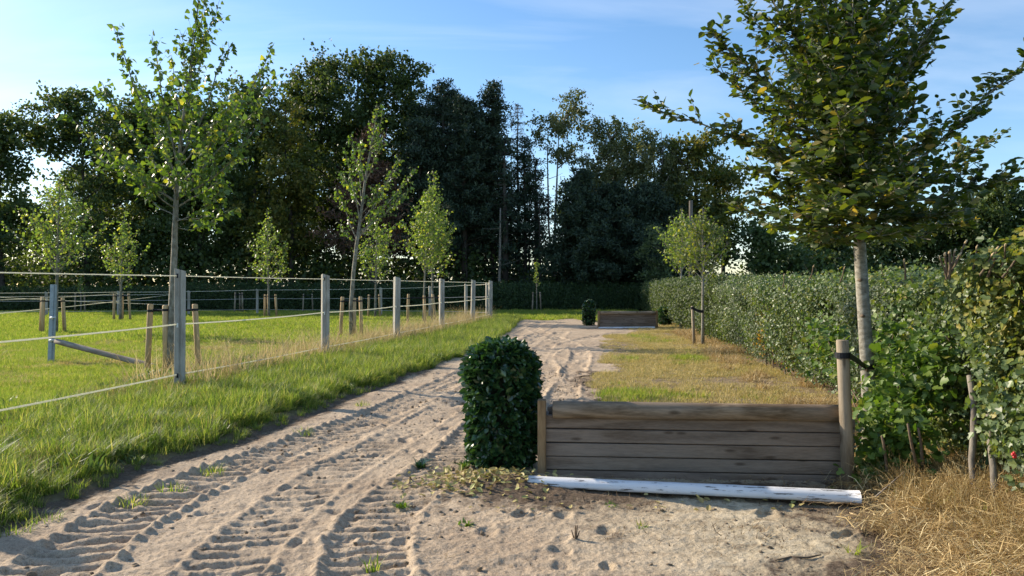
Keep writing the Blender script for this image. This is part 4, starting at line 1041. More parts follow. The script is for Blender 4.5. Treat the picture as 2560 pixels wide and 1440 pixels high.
# trees in the field hedge
def hedge_tree():
    D = 6.3
    root = empty('hornbeam_tree', (PX(2178, D), D, 0), 'big dense hornbeam with a pale straight trunk beside the near jump', 'tree')
    r_ = rng(600)
    tk = [P3(2178, 1120, D)*np.array((1, 1, 0))+(0, 0, -.08), P3(2176, 1050, D), P3(2170, 930, D), P3(2161, 800, D), P3(2153, 680, D), P3(2146, 560, D), P3(2140, 430, D), P3(2134, 300, D), P3(2128, 170, D), P3(2120, 40, D), P3(2112, -120, D), P3(2108, -320, D)]
    trad = [.072, .064, .058, .053, .050, .046, .040, .038, .031, .024, .015, .004]
    limbs = []
    spec = [  # start row on trunk, tip px, tip py, depth offset, radius, sag
        (500, 1618, 262, .3, .015, -.06), (470, 1775, 160, .5, .014, 0), (420, 1772, 68, -.4, .015, -.02), (400, 1860, 10, .5, .015, 0), (350, 1890, -60, -.5, .015, 0),
        (520, 1905, 350, -.4, .012, 0), (530, 1850, 420, .6, .012, -.03), (545, 1842, 520, -.1, .012, .02), (555, 1930, 560, -.6, .010, .04), (550, 1985, 600, .4, .010, .05),
        (470, 2575, 145, .2, .015, .06), (520, 2565, 448, -.3, .015, .0), (510, 2480, 350, .5, .013, .02), (540, 2400, 560, .3, .012, .03), (545, 2330, 600, -.5, .012, .04),
        (430, 2310, 110, .6, .014, 0), (400, 2330, 40, -.5, .014, 0), (330, 2390, -10, .2, .014, 0), (300, 2300, -90, .6, .014, 0), (450, 2290, 250, -.7, .013, 0),
        (500, 2330, 330, -.9, .013, .02), (490, 2290, 380, .9, .012, 0), (530, 2250, 470, -1.1, .012, .02), (540, 2060, 500, -1.2, .012, .02), (520, 2010, 380, -1.1, .012, 0),
        (480, 2080, 260, -1.1, .012, 0), (450, 2190, 180, -1.0, .012, 0), (400, 2050, 120, -.9, .012, 0), (380, 2200, 60, -.8, .012, 0), (330, 2060, -20, -.7, .012, 0),
        (530, 2010, 430, 1.1, .012, 0), (500, 2120, 300, 1.2, .012, 0), (470, 2220, 300, 1.2, .012, 0), (420, 2010, 130, 1.0, .012, 0), (380, 2150, 20, 1.0, .012, 0),
        (300, 1980, -80, .3, .012, 0), (250, 2200, -160, -.3, .012, 0), (200, 2050, -200, .4, .012, 0), (100, 2180, -320, .2, .010, 0), (50, 2040, -330, -.3, .01, 0),
        (480, 1925, 210, -.7, .013, 0), (440, 1960, 120, .7, .013, 0), (380, 1970, 20, -.3, .013, 0), (545, 2200, 590, -.9, .010, .05), (550, 2090, 600, -.5, .009, .05),
        (548, 2440, 520, -.6, .010, .04), (500, 2420, 430, .0, .012, .02), (535, 1890, 480, .1, .011, .02),
        (350, 2240, 120, .2, .012, 0), (340, 2030, 60, .3, .012, 0), (410, 2240, 200, .2, .012, 0), (430, 2020, 220, .1, .012, 0), (250, 2130, -60, -.4, .012, 0),
        (520, 2180, 420, -.7, .010, 0), (500, 2100, 400, -.5, .010, 0), (300, 2230, -30, .1, .011, 0), (280, 2040, -60, -.1, .011, 0),
        (500, 1960, 300, .0, .012, 0), (470, 2200, 330, -.3, .010, 0), (440, 2090, 170, -.2, .010, 0), (545, 2290, 520, .2, .011, .02), (545, 2000, 540, .1, .011, .02),
        (520, 2330, 450, .3, .011, 0), (530, 1950, 470, .5, .011, 0), (390, 2140, 130, -.5, .01, 0), (350, 2120, 40, .3, .01, 0)]
    for sy, ex, ey, dz, rad, sag in spec:
        zz = PZ(sy, D); xs = np.interp(sy, [-320, 40, 300, 560], [2108, 2120, 2134, 2146])
        limbs.append((np.array((PX(xs, D), D, zz)), P3(ex, ey, D+dz), rad, sag))
    leafy_tree(root, np.array(tk), trad, limbs, r_, .080, .027, T_OVAL, M_horn, M_barkhorn, .36, 23, True, .2, 300, .14, 3, .25, 14, .02)
    # pruning scars on the trunk
    mb = MB()
    for (px, py) in [(2152, 700), (2158, 790), (2168, 925), (2148, 600)]:
        c = P3(px, py, D-.055); mb.tube([c+(0, .03, 0), c+(0, -.008, 0)], [.014, .012], 8)
    mb.build('branch_scars', M_twig, root, True)
hedge_tree()
e = empty('tree_stakes', (2.62, 5.72, 0), 'grey round stake with black strap holding the big hornbeam, at the near jump', 'tree stake')
DS = 5.50
mb = MB(); a, b = P3(2122, 1215, DS), P3(2106, 850, DS)
mb.tube([a-(0, 0, .1), a*.66+b*.34, a*.33+b*.67, b-(0, 0, .004), b], [.047, .046, .045, .044, .041], 14, True, .015, 3); mb.build('stake', M_greystake, e, True)
mb = MB()
s1 = P3(2107, 888, DS); t1 = P3(2168, 915, 6.3)
def strap_band(mb, P, hgt=.035, th=.004):
    P = np.array(P); n = len(P)
    T = np.gradient(P, axis=0); S = np.cross(T, (0, 0, 1)); S /= np.linalg.norm(S, axis=1, keepdims=True)+1e-9
    V = np.concatenate([P+(0, 0, hgt/2)+S*th, P-(0, 0, hgt/2)+S*th, P-(0, 0, hgt/2)-S*th, P+(0, 0, hgt/2)-S*th])
    k = np.arange(n-1); F4 = []
    for c in range(4): F4.append(np.stack([c*n+k, c*n+k+1, ((c+1) % 4)*n+k+1, ((c+1) % 4)*n+k], 1))
    mb.add(V, [np.concatenate(F4)])
ang = np.linspace(0, 2*np.pi, 17)
strap_band(mb, [s1+np.array((.050*math.cos(t), .050*math.sin(t), 0)) for t in ang], .042)
strap_band(mb, [t1+np.array((.066*math.cos(t), .066*math.sin(t), 0)) for t in ang], .042)
strap_band(mb, [s1+(.03, -.045, 0), s1*.7+t1*.3+(.03, -.05, -.012), s1*.35+t1*.65+(0, -.05, -.012), t1+(-.04, -.06, 0)], .042)
mb.build('strap', M_strap, e)

auto_poplar(1757, 19.0, 520, 715, 150, 'smaller hornbeam growing out of the hedge beside the leaning stake, yellow-green crown', 610, 0, .085, 46, .05, 1.1, mat=M_horn and leaf_mat('hornbeam_leaf_far', [(0.0, (0.06, 0.10, 0.022)), (.6, (.12, .17, .035)), (1.0, (.22, .23, .05))], .4, 1.9, .45, .4), rad=.05, tw=.4, tpm=9, group='hornbeams in the field hedge', bark=M_barkhorn)
bpy.context.view_layer.update()
auto_poplar(1702, 26.0, 520, 695, 130, 'silvery green young tree in the hedge just left of the yellow-green one', 611, 3, .10, 44, .055, 1.1, mat=M_poplar_far, rad=.05, tw=.4, tpm=9, group='hornbeams in the field hedge', bark=M_barkhorn)
e = empty('tree_stakes', (PX(1733, 19), 19, 0), 'thin stake with black strap tied to the smaller hornbeam in the hedge', 'tree stake')
mb = MB(); a, b = P3(1736, 862, 19.0), P3(1731, 765, 19.0); mb.tube([a-(0, 0, .1), b], [.042, .038], 10, True); mb.build('stake', M_greystake, e, True)
mb = MB(); s1 = P3(1731, 770, 19.0); t1 = P3(1757, 779, 19.0)
strap_band(mb, [s1+np.array((.045*math.cos(t), .045*math.sin(t), 0)) for t in ang], .06)
strap_band(mb, [s1+(0, -.04, 0), (s1+t1)/2+(0, -.05, -.03), t1+(0, -.05, 0)], .07)
mb.build('strap', M_strap, e)

# ---------------------------------------------------------------- hedges
def sprig_mesh(name, mat, seed, n=14, size=.05, L=.22, tmpl=T_LOBED, spread=.07, twig=True):
    r_ = rng(seed); t = np.linspace(.1, 1, n)
    P = np.stack([r_.normal(0, spread*.5, n), r_.normal(0, spread*.5, n), t*L], 1)
    az = np.arange(n)*2.4; D = np.stack([np.cos(az), np.sin(az), r_.uniform(-.2, .9, n)], 1)
    Nn = np.stack([-np.cos(az)*.5, -np.sin(az)*.5, np.ones(n)], 1)+r_.normal(0, .5, (n, 3))
    V, polys, vv = leaves_np(P, D, Nn, size*r_.uniform(.6, 1.2, n), tmpl, r_.random(n))
    me = mesh_np(name, V, polys, False, {'v': vv}); me.materials.append(mat); return me

M_hedge_b = leaf_mat('hawthorn_leaf', [(0.0, (0.05, 0.075, 0.035)), (0.5, (0.11, 0.14, 0.07)), (1.0, (0.20, 0.23, 0.13))], 0.22, 1.5, 0.5, 0.35, tint=(1.1, 1.15, 0.5))
M_hedge_c = leaf_mat('yellowing_hedge_leaf', [(0.0, (0.09, 0.12, 0.03)), (0.6, (0.19, 0.22, 0.05)), (1.0, (0.36, 0.30, 0.08))], 0.3, 1.5, 0.5, 0.35, tint=(1.1, 1.15, 0.5))
def fam(n, sz, L, tm, sp, s0): return [sprig_mesh('sprig', m_, s0+k, n, sz*f_, L, tm, sp) for m_, f_ in ((M_hedge, 1), (M_hedge_b, .72), (M_hedge_c, .9)) for k in range(4)]
def fam_idx(P, r_):
    q = fbm(P[:, 1]*1.1, P[:, 2]*1.3+P[:, 0], 48, 3)+.22*r_.normal(size=len(P))
    f = np.where(q > .58, 2, np.where(q > -.02, 0, 1)); return f*4+r_.integers(0, 4, len(P))
spr_near = template_set('sprig_near', fam(17, .040, .20, T_LOBED, .07, 700))
spr_mid = template_set('sprig_mid', fam(16, .046, .25, T_SIMPLE, .1, 720))
spr_far = template_set('sprig_far', [sprig_mesh('sprig', M_hedge_far, 740+k, 16, .06, .32, T_SIMPLE, .14) for k in range(6)])
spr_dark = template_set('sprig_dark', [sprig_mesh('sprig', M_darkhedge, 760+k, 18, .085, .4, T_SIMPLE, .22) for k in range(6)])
spr_laurel = template_set('sprig_laurel', [sprig_mesh('sprig', M_laurel, 780+k, 9, .06, .10, T_OVAL, .03) for k in range(6)])

def hedge_top(y): return np.interp(y, [2, 4.3, 5.0, 5.6, 7, 10, 14, 20, 30, 45], [1.70, 1.66, 1.60, 1.47, 1.40, 1.41, 1.42, 1.42, 1.41, 1.37])
def hedge_side(y, z, seed=5):
    """front face, bulging and uneven; thinner at the foot"""
    return hedge_front(y) + .26*fbm(y*.9, z*1.3, seed) + .13*fbm(y*3.3, z*3.3, seed+3) + .22*np.clip((.45-z)/.45, 0, 1) - .10*np.clip((z-.8), 0, 1)

def hedge_points(y0, y1, n, seed, depth=.5, topf=.28, fill=False):
    r_ = rng(seed)
    # faces
    nf = int(n*(1-topf)); y = r_.uniform(y0, y1, nf); top = hedge_top(y)+.05*fbm(y*2.2, y*0+3, 12)
    z = .10+(top-.10)*r_.random(nf)**.9; dd = depth*r_.random(nf)**1.8
    gapn = fbm(y*1.8, z*1.8, 44)
    foot = (z < .4) & (r_.random(nf) < (.75-z*1.2)); hole = (gapn+.5*fbm(y*5, z*5, 45) < -.22) & (dd < .36)
    x = hedge_side(y, z)+dd-.10*np.maximum(fbm(y*2.3, z*2.0, 46), 0)
    k = ~(foot | hole); Pf = np.stack([x, y, z], 1)[k]
    nrm = np.stack([-np.ones(k.sum()), r_.normal(0, .5, k.sum()), .35+r_.normal(0, .45, k.sum())], 1)
    nt_ = n-nf; y = r_.uniform(y0, y1, nt_); top = hedge_top(y)
    w = 1.25*r_.random(nt_); x = hedge_side(y, top)+w
    z = top+.10*fbm(x*3, y*2.2, 13)+.14*np.maximum(fbm(x*7, y*7, 14), .15)-.05-.14*r_.random(nt_)**2
    Pt = np.stack([x, y, z], 1); nt2 = np.stack([r_.normal(0, .45, nt_), r_.normal(0, .45, nt_), np.ones(nt_)], 1)
    P = np.concatenate([Pf, Pt]); Nn = np.concatenate([nrm, nt2]); Nn /= np.linalg.norm(Nn, axis=1, keepdims=True)
    return P, Nn
def dir_to_euler(Nn, r_):
    """Euler that turns +Z towards Nn with random spin"""
    out = np.empty((len(Nn), 3))
    th = np.arccos(np.clip(Nn[:, 2], -1, 1)); ph = np.arctan2(Nn[:, 1], Nn[:, 0])
    # R = Rz(ph) Ry(th) Rz(spin)  -> as XYZ euler: use spin=0 ordering (x=0, y=th, z=ph)
    out[:, 0] = r_.normal(0, .35, len(Nn)); out[:, 1] = th; out[:, 2] = ph
    return out

hroot = empty('field_hedge', (4.2, 12, 0), 'long leafy field hedge with a ragged cut top running past both jumps', 'hedge')
# solid core, coloured near-black for the shade between the leaves
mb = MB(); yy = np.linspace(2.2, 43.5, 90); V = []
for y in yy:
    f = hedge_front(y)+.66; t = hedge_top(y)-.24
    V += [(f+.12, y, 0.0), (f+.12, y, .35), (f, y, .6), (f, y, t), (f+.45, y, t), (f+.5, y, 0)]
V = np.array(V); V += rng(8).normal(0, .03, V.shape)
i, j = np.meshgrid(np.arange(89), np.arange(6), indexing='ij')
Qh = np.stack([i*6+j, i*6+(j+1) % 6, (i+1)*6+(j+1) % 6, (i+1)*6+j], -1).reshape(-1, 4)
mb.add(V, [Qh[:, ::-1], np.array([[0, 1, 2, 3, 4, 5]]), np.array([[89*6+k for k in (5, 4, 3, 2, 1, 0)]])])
oc = mb.build('shade_core', M_core, hroot); oc['kind'] = 'stuff'
r_ = rng(801)
P, Nn = hedge_points(2.6, 8.5, 11500, 811, .5, .25)
# the trunk corner by the near jump sticks out a little
o = scatter('foliage', P, dir_to_euler(Nn, r_), r_.uniform(.65, 1.3, len(P)), fam_idx(P, r_), spr_near, hroot)
P, Nn = hedge_points(8.3, 19, 9500, 812, .45, .25)
o = scatter('foliage', P, dir_to_euler(Nn, r_), r_.uniform(.7, 1.4, len(P)), fam_idx(P, r_), spr_mid, hroot)
P, Nn = hedge_points(18.8, 43.5, 11000, 813, .4, .25)
o = scatter('foliage', P, dir_to_euler(Nn, r_), r_.uniform(.8, 1.5, len(P)), r_.integers(0, 6, len(P)), spr_far, hroot)
shoots = template_set('shoot', [sprig_mesh('shoot', M_hedge, 790+k, 15, .036, .42, T_LOBED, .018) for k in range(4)])
r_ = rng(815); n = 620; y = 2.8+16*r_.random(n)**1.3; tpz = r_.random(n) < .5
z = np.where(tpz, hedge_top(y)-.12, .4+1.1*r_.random(n)); x = hedge_side(y, z)+np.where(tpz, r_.random(n)*.9, .02)
Nn = np.stack([np.where(tpz, r_.normal(0, .35, n), -1), r_.normal(0, .5, n), np.where(tpz, 1.2, r_.uniform(-.2, .9, n))], 1); Nn /= np.linalg.norm(Nn, axis=1, keepdims=True)
scatter('shoots', np.stack([x, y, z], 1), dir_to_euler(Nn, r_), r_.uniform(.4, 1.0, n), r_.integers(0, 4, n), shoots, hroot)
# leaves that stand out singly on the near end
n = 300; r_ = rng(820)
y = 2.9+4.2*r_.random(n)**1.3; z = .35+1.35*r_.random(n); x = hedge_side(y, z)-.05-.08*r_.random(n)
P = np.stack([x, y, z], 1); P = P[np.abs(P[:, 0]/P[:, 1]) < .72]
n = len(P)
D = np.stack([-.6+r_.normal(0, .5, n), r_.normal(0, .6, n), r_.normal(-.1, .5, n)], 1); Nn = np.stack([-np.ones(n)*.5, -.5*np.ones(n), .7*np.ones(n)], 1)+r_.normal(0, .4, (n, 3))
leaf_part(hroot, np.vstack([P, P[:3]+.02]), np.vstack([D, D[:3]]), np.vstack([Nn, Nn[:3]]), .06*r_.uniform(.7, 1.3, n+3), T_LOBED, M_hedge, n, 821)
# stems and bare twigs
mb = MB(); r_ = rng(830)
for q in range(150):
    y = 2.8+18*r_.random()**1.4; x = hedge_front(y)+r_.uniform(.05, .5); hh = r_.uniform(.7, 1.5)
    p0 = np.array((x+.08, y, -.03)); p1 = p0+np.array((r_.normal(-.12, .15), r_.normal(0, .25), hh))
    mb.tube(limb(p0, p1, r_, 0, 6, .03), np.linspace(r_.uniform(.008, .02), .004, 6), 5, False)
for q in range(230):
    y = 2.8+17*r_.random()**1.3; z = r_.uniform(.4, 1.5); x = hedge_side(np.array([y]), np.array([z]))[0]+.12
    p0 = np.array((x, y, z)); p1 = p0+np.array((r_.uniform(-.28, -.05), r_.normal(0, .2), r_.uniform(.0, .38)))
    mb.tube(limb(p0, p1, r_, 0, 5, .03), np.linspace(.006, .002, 5), 4, False)
so = mb.build('stems', M_twig, hroot, True); so['kind'] = 'stuff'
# the two thick stems low at the near end
mb = MB()
for (px, py0, px2, py1, d) in [(2450, 1280, 2425, 940, 4.75), (2492, 1310, 2468, 930, 4.6)]:
    mb = MB(); a = P3(px, py0, d+.08); a[2] = -.03; b = P3(px2, py1, d+.45)
    mb.tube(limb(a, b, r_, 0, 6, .025), np.linspace(.024, .020, 6), 9, False, .08, int(px)); mb.build('stem', M_bark, hroot, True)
for (px, py0, px2, py1, d) in [(2295, 1180, 2270, 1060, 5.3), (2310, 1175, 2296, 1070, 5.35), (2220, 1190, 2205, 1090, 5.4)]:
    mb = MB(); mb.tube(limb(P3(px, py0, d), P3(px2, py1, d-.1), r_, 0, 5, .02), np.linspace(.013, .008, 5), 6); mb.build('stem', M_twig, hroot, True)
# cut ends sticking up above the near top
for (px, py, w, d, tilt) in [(2350, 648, .006, 4.9, -.25), (2362, 640, .008, 4.95, -.12), (2374, 634, .010, 4.9, -.05), (2386, 631, .007, 5.0, .05), (2398, 640, .008, 4.9, .2), (2441, 622, .006, 4.8, 0), (2480, 640, .008, 4.7, .25), (2492, 626, .009, 4.7, .15), (2513, 616, .006, 4.6, 0), (2412, 609, .006, 4.9, .2), (2033, 668, .006, 7.5, .1), (2545, 640, .007, 4.5, .3), (1960, 690, .006, 8.5, 0), (2110, 672, .006, 7.0, .1), (2260, 655, .007, 5.6, -.1)]:
    t = P3(px, py, d); ln = .13 if w < .009 else .17; b = t-np.array((tilt*.25, -.03, ln))
    mb = MB(); mb.tube([b, b*.5+t*.5+(.006, 0, 0), t], [w*1.1, w*.95, w*.9], 7, False, .05, int(px)); st = mb.build('cut_stem', M_twig, hroot, True)
    mb = MB(); dirv = (t-b)/np.linalg.norm(t-b); mb.tube([t, t+dirv*.012, t+dirv*.02+(.006, 0, .006)], [w*1.0, w*.95, w*.5], 7, True, .2, int(px)); c_ = mb.build('cut_end', M_cut, hroot, True)
# red berries
mb = MB(); c = P3(2535, 1140, 4.15)
for q in range(7):
    p = c+r_.normal(0, .010, 3); mb.tube([p-(0, 0, .007), p-(0, 0, .004), p+(0, 0, .004), p+(0, 0, .007)], [.002, .007, .007, .002], 8)
bo = mb.build('berries', M_red, hroot, True); bo['label'] = 'small cluster of red berries'; bo['kind'] = 'stuff'
# turning leaves
P = []; r_ = rng(841)
for (px, py, d, n) in [(1862, 850, 13.6, 90), (1855, 800, 13.8, 50), (1870, 900, 12.8, 50), (1875, 930, 12.5, 60)]:
    c = P3(px, py, d); c[0] = hedge_side(np.array([d]), np.array([c[2]]))[0]-.02; P.append(c+r_.normal(0, .12, (n, 3))*(.6, 1, 1))
P = np.concatenate(P); n = len(P)
leaf_part(hroot, P, rand_unit(r_, n), rand_unit(r_, n), .05*r_.uniform(.7, 1.2, n), T_SIMPLE, M_orange, 0, 842, crown='yellow_foliage')
# dark gap with a slanting branch
def maple_bush():
    e = empty('maple_shrub', (2.95, 5.95, 0), 'leafy field maple shrub crowding round the hornbeam trunk beside the near jump', 'shrub')
    r_ = rng(850); limbs = []; LP = []
    mb = MB()
    base = np.array((3.02, 6.1, 0)); PP = []
    for (px, py, d) in [(2215, 1090, 5.6), (2200, 1150, 5.6), (2235, 1170, 5.5), (2250, 900, 6.0), (2300, 870, 5.9), (2230, 960, 5.8), (2290, 960, 5.7), (2330, 1000, 5.6), (2190, 1060, 5.7), (2260, 1040, 5.5), (2320, 900, 5.9), (2210, 900, 6.3), (2280, 1100, 5.5), (2350, 880, 5.7), (2070, 880, 7.6), (2060, 830, 7.6), (2215, 1010, 5.9), (2240, 820, 6.4), (2190, 1190, 5.5)]:
        t = P3(px, py, d); P_ = limb(base+r_.normal(0, .08, 3)*(1, 1, 0), t, r_, -.05, 7, .03); mb.tube(P_, np.linspace(.010, .003, 7), 5, False)
        m = 110; c = t+r_.normal(0, .10, (m, 3)); PP.append(c); 
        q, _ = along(P_, r_.uniform(.4, 1, 45)); PP.append(q+r_.normal(0, .07, (45, 3)))
    mb.build('branches', M_twig, e, True)
    P = np.concatenate(PP); n = len(P); P[:, 2] = np.maximum(P[:, 2], .02)
    D = rand_unit(r_, n)*(1, 1, .6)+(-.1, -.2, -.2); Nn = np.array((-.4, -.5, .8))+r_.normal(0, .5, (n, 3))
    leaf_part(e, P, D, Nn, .062*r_.uniform(.6, 1.25, n), T_LOBED, M_bush, 300, 851)
M_bush = leaf_mat('field_maple_leaf', [(0.0, (0.05, 0.10, 0.02)), (0.5, (0.10, 0.17, 0.03)), (0.92, (0.17, 0.24, 0.045)), (1.0, (0.28, 0.26, 0.06))], 0.32, 1.7, 0.45, 0.45, tint=(1.1, 1.2, 0.4))
maple_bush()
# whips poking out of the hedge top
mb = MB()

# far hedge
def box_hedge(name, x0, x1, y0, yb, top, label, coll, n, seed, core=True):
    e = empty(name, ((x0+x1)/2, y0, 0), label, 'hedge'); r_ = rng(seed)
    mb = MB(); xs = np.linspace(x0, x1, 40); V = []
    for x in xs: V += [(x, y0+.3, 0), (x, y0+.3, top(x)-.2), (x, yb, top(x)-.2), (x, yb, 0)]
    V = np.array(V); i, j = np.meshgrid(np.arange(39), np.arange(4), indexing='ij')
    mb.add(V, [np.stack([i*4+j, (i+1)*4+j, (i+1)*4+(j+1) % 4, i*4+(j+1) % 4], -1).reshape(-1, 4), np.array([[0, 1, 2, 3]]), np.array([[159, 158, 157, 156]])])
    co = mb.build('shade_core', M_core, e); co['kind'] = 'stuff'  # solid block, the hedge's inner shade put into its colour
    x = r_.uniform(x0, x1, n); tp = np.vectorize(top)(x)+.08*fbm(x*1.2, x*0, seed); ft = r_.random(n) < .75
    z = np.where(ft, .05+(tp-.05)*r_.random(n), tp-.05); y = np.where(ft, y0+.18*fbm(x*.8, z*2, seed+1)+.2*r_.random(n), r_.uniform(y0, yb, n))
    Nn = np.where(ft[:, None], np.array((0, -1, .4)), np.array((0, 0, 1.)))+r_.normal(0, .45, (n, 3)); Nn /= np.linalg.norm(Nn, axis=1, keepdims=True)
    scatter('foliage', np.stack([x, y, z], 1), dir_to_euler(Nn, r_), r_.uniform(.7, 1.3, n), r_.integers(0, 6, n), coll, e)
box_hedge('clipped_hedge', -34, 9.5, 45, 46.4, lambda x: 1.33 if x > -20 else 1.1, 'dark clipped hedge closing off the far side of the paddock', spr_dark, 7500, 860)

# ---------------------------------------------------------------- laurel pillars
def pillar(px, d, w, dep, h_, label, n, singles, seed, lean=0.0):
    x = PX(px, d); g = H1(x, d); e = empty('laurel_pillar', (x, d, g), label, 'topiary', 'clipped laurel pillars beside the jumps')
    r_ = rng(seed)
    mb = MB(); zz = np.linspace(0, h_*.88, 7); mb.tube([(x, d+dep/2, g+z) for z in zz], [w*.30]+[w*.36]*5+[w*.22], 10, True, .05, seed)
    c = mb.build('shade_core', M_core, e, True); c['kind'] = 'stuff'  # solid tube painted as the shade behind the laurel leaves
    P = []; Nn = []
    for q in range(n):
        a = r_.uniform(0, 2*math.pi); ca, sa = math.cos(a), math.sin(a)
        p = 2.6; sx = np.sign(ca)*abs(ca)**(2/p); sy = np.sign(sa)*abs(sa)**(2/p)
        t = r_.random()
        if t < .80:
            z = h_*r_.random()**.95; rr = 1.0
            k = 1.0 if z < h_*.76 else math.sqrt(max(.05, 1-((z-h_*.76)/(h_*.25))**2.2))
            k *= (.90+.10*min(1, z/(.25*h_)))
        else:
            rr = math.sqrt(r_.random()); k = rr; z = h_*(1.0-.24*rr**2.6)
        dd = 1-.22*r_.random()**1.5
        bul = 1+.15*float(fbm(np.array([ca*1.6+5]), np.array([z*4.+sa*1.6]), seed)[0])+(.10*r_.random() if r_.random() < .06 else 0)
        P.append((x+sx*w/2*k*dd*bul, d+dep/2+sy*dep/2*k*dd*bul, g+.02+z*(1 if t < .8 else dd**.3)))
        Nn.append((sx, sy, .45+(1.5*(t > .8))))
    P = np.array(P); Nn = np.array(Nn); n = len(P)
    Nv = Nn/np.linalg.norm(Nn, axis=1, keepdims=True)
    D = Nv*.75+rand_unit(r_, n)*.9+np.array((0, 0, -.2)); Nl = Nv*.5+np.array((0, 0, .5))+r_.normal(0, .45, (n, 3))
    leaf_part(e, P, D, Nl, .074*r_.uniform(.6, 1.15, n)*(1 if d < 15 else 1.15), T_OVAL if d < 15 else T_SIMPLE, M_laurel, singles, seed)
    return e
pillar(1254, 5.88, .56, .50, .97, 'glossy dark green laurel pillar beside the near jump', 5200, 300, 870)
pillar(1474, 28.0, .44, .44, .92, 'small laurel pillar on the sand side of the far jump', 1500, 0, 871)
pillar(1665, 28.2, .46, .5, .66, 'low dark laurel pillar squeezed between far jump and hedge', 1300, 0, 872)

# ---------------------------------------------------------------- wooden jumps
def jump(A, B, hgt, label, near=True):
    """A, B: ground points of the left and right end of the front face"""
    A = np.array(A); B = np.array(B); L = np.linalg.norm(B-A); rz = math.atan2(B[1]-A[1], B[0]-A[0])
    g = H1((A[0]+B[0])/2, A[1]); e = empty('wooden_jump', (A[0], A[1], 0), label, 'jump', 'wooden riding jumps on the track', rz)
    def part(name, mat, build, smooth=False):
        mb = MB(); build(mb); o = mb.build(name, mat, None, smooth); o.parent = e; return o
    z0 = -.04
    r_ = rng(int(L*1000))
    pw = .065 if near else .08
    # planks: five boards, each an object centred on itself so the grain differs
    nb = 5; logd = .135; ph = (hgt-logd*.82-z0-.0)/nb
    ph_list = [ph*1.0]*nb
    for q in range(nb):
        zc = z0+ph*(q+.5); ln = L+.02+r_.uniform(0, .05) if near else L-.02
        mb = MB(); mb.bbox((0, 0, 0), (ln, .045, ph-.007), .005)
        o = mb.build('plank', M_plank); o.parent = e; o.location = (L/2+.02, .03+r_.uniform(-.003, .003), zc); o.rotation_euler = (r_.normal(0, .01), r_.normal(0, .0012), 0)
    mb = MB(); n = 14
    mb.tube([(-(L-.11)/2+(L-.11)*t, 0, .002*math.sin(t*9)) for t in np.linspace(0, 1, n)], [logd/2*(.98+.03*math.sin(t*5)) for t in np.linspace(0, 1, n)], 20, True, .006, 5)
    o = mb.build('top_log', M_log, None, True); o.parent = e; o.location = (L/2+(.02 if near else 0), .0, hgt-logd/2); o.rotation_euler = (R(35), 0, 0)
    mb = MB(); mb.bbox((0, 0, 0), (pw, .09, hgt+.04), .006); o = mb.build('side_post', M_sidepost); o.parent = e; o.location = (-.01 if near else .0, .01, (hgt-.03)/2+.005)
    if not near:
        o2 = bpy.data.objects.new('side_post', o.data); COL.objects.link(o2); o2.parent = e; o2.location = (L, .01, (hgt-.03)/2+.005)
    # back face boards so that it stands as a closed box
    for q in range(3):
        mb = MB(); mb.bbox((0, 0, 0), (L-.05, .04, .16), .005); o = mb.build('back_plank', M_plank); o.parent = e; o.location = (L/2, .26, .1+q*.17)
    for xx in (.0, L-.04):
        mb = MB(); mb.bbox((0, 0, 0), (.045, .17, .5), .004); o = mb.build('end_board', M_plank); o.parent = e; o.location = (xx+.02, .145, .24)
    mb = MB(); mb.bbox((0, 0, 0), (L-.12, .15, .03), .004); o = mb.build('top_board', M_plank); o.parent = e; o.location = (L/2, .15, hgt-.07)
    return e
jA = P3(1358, 1193, 5.80)[:2]; jB = P3(2120, 1215, 5.62)[:2]
jump((jA[0], 5.80), (jB[0]+.02, 5.62), .605, 'near wooden jump of stacked brown planks with a round log on top', True)
jump((PX(1497, 26.7), 26.7), (PX(1642, 26.7), 26.7), .60, 'far small wooden jump at the end of the track between laurel pillars', False)
# white ground poles: half-round rails
def ground_pole(a, b, rad, label, seed=0):
    a = np.array(a); b = np.array(b); L = np.linalg.norm(b-a); c = (a+b)/2
    mb = MB(); n = 26; ts = np.linspace(-L/2, L/2, n); k = 12; ang = np.linspace(-.12*np.pi, 1.12*np.pi, k); V = []
    r_ = rng(seed)
    for t in ts:
        wr = rad*(1+.02*math.sin(t*2.1)); wb = .006*math.sin(t*1.3)
        for q in ang: V.append((t, wr*math.cos(q), wr*math.sin(q)*.92+wb))
    V = np.array(V)+r_.normal(0, .0008, (len(V), 3)); i, j = np.meshgrid(np.arange(n-1), np.arange(k), indexing='ij')
    Qp = np.stack([i*k+j, (i+1)*k+j, (i+1)*k+(j+1) % k, i*k+(j+1) % k], -1).reshape(-1, 4)
    mb.add(V, [Qp, np.arange(k)[None, ::-1], (n-1)*k+np.arange(k)[None, :]])
    o = mb.build('ground_pole', M_paint, None, True); o.location = c
    d = b-a; o.rotation_euler = (0, -math.asin(d[2]/L), math.atan2(d[1], d[0]))
    tag(o, label, 'pole', 'white ground poles before the jumps')
pa = P3(1322, 1200, 5.50); pb_ = P3(2150, 1243, 5.02)
ground_pole((pa[0], 5.50, .055), (pb_[0], 5.02, .06), .055, 'white half-round pole with flaking paint lying before the near jump', 3)
ground_pole((PX(1497, 26.2), 26.3, .02), (PX(1638, 26.2), 26.3, .02), .045, 'white pole on the ground against the far jump', 4)

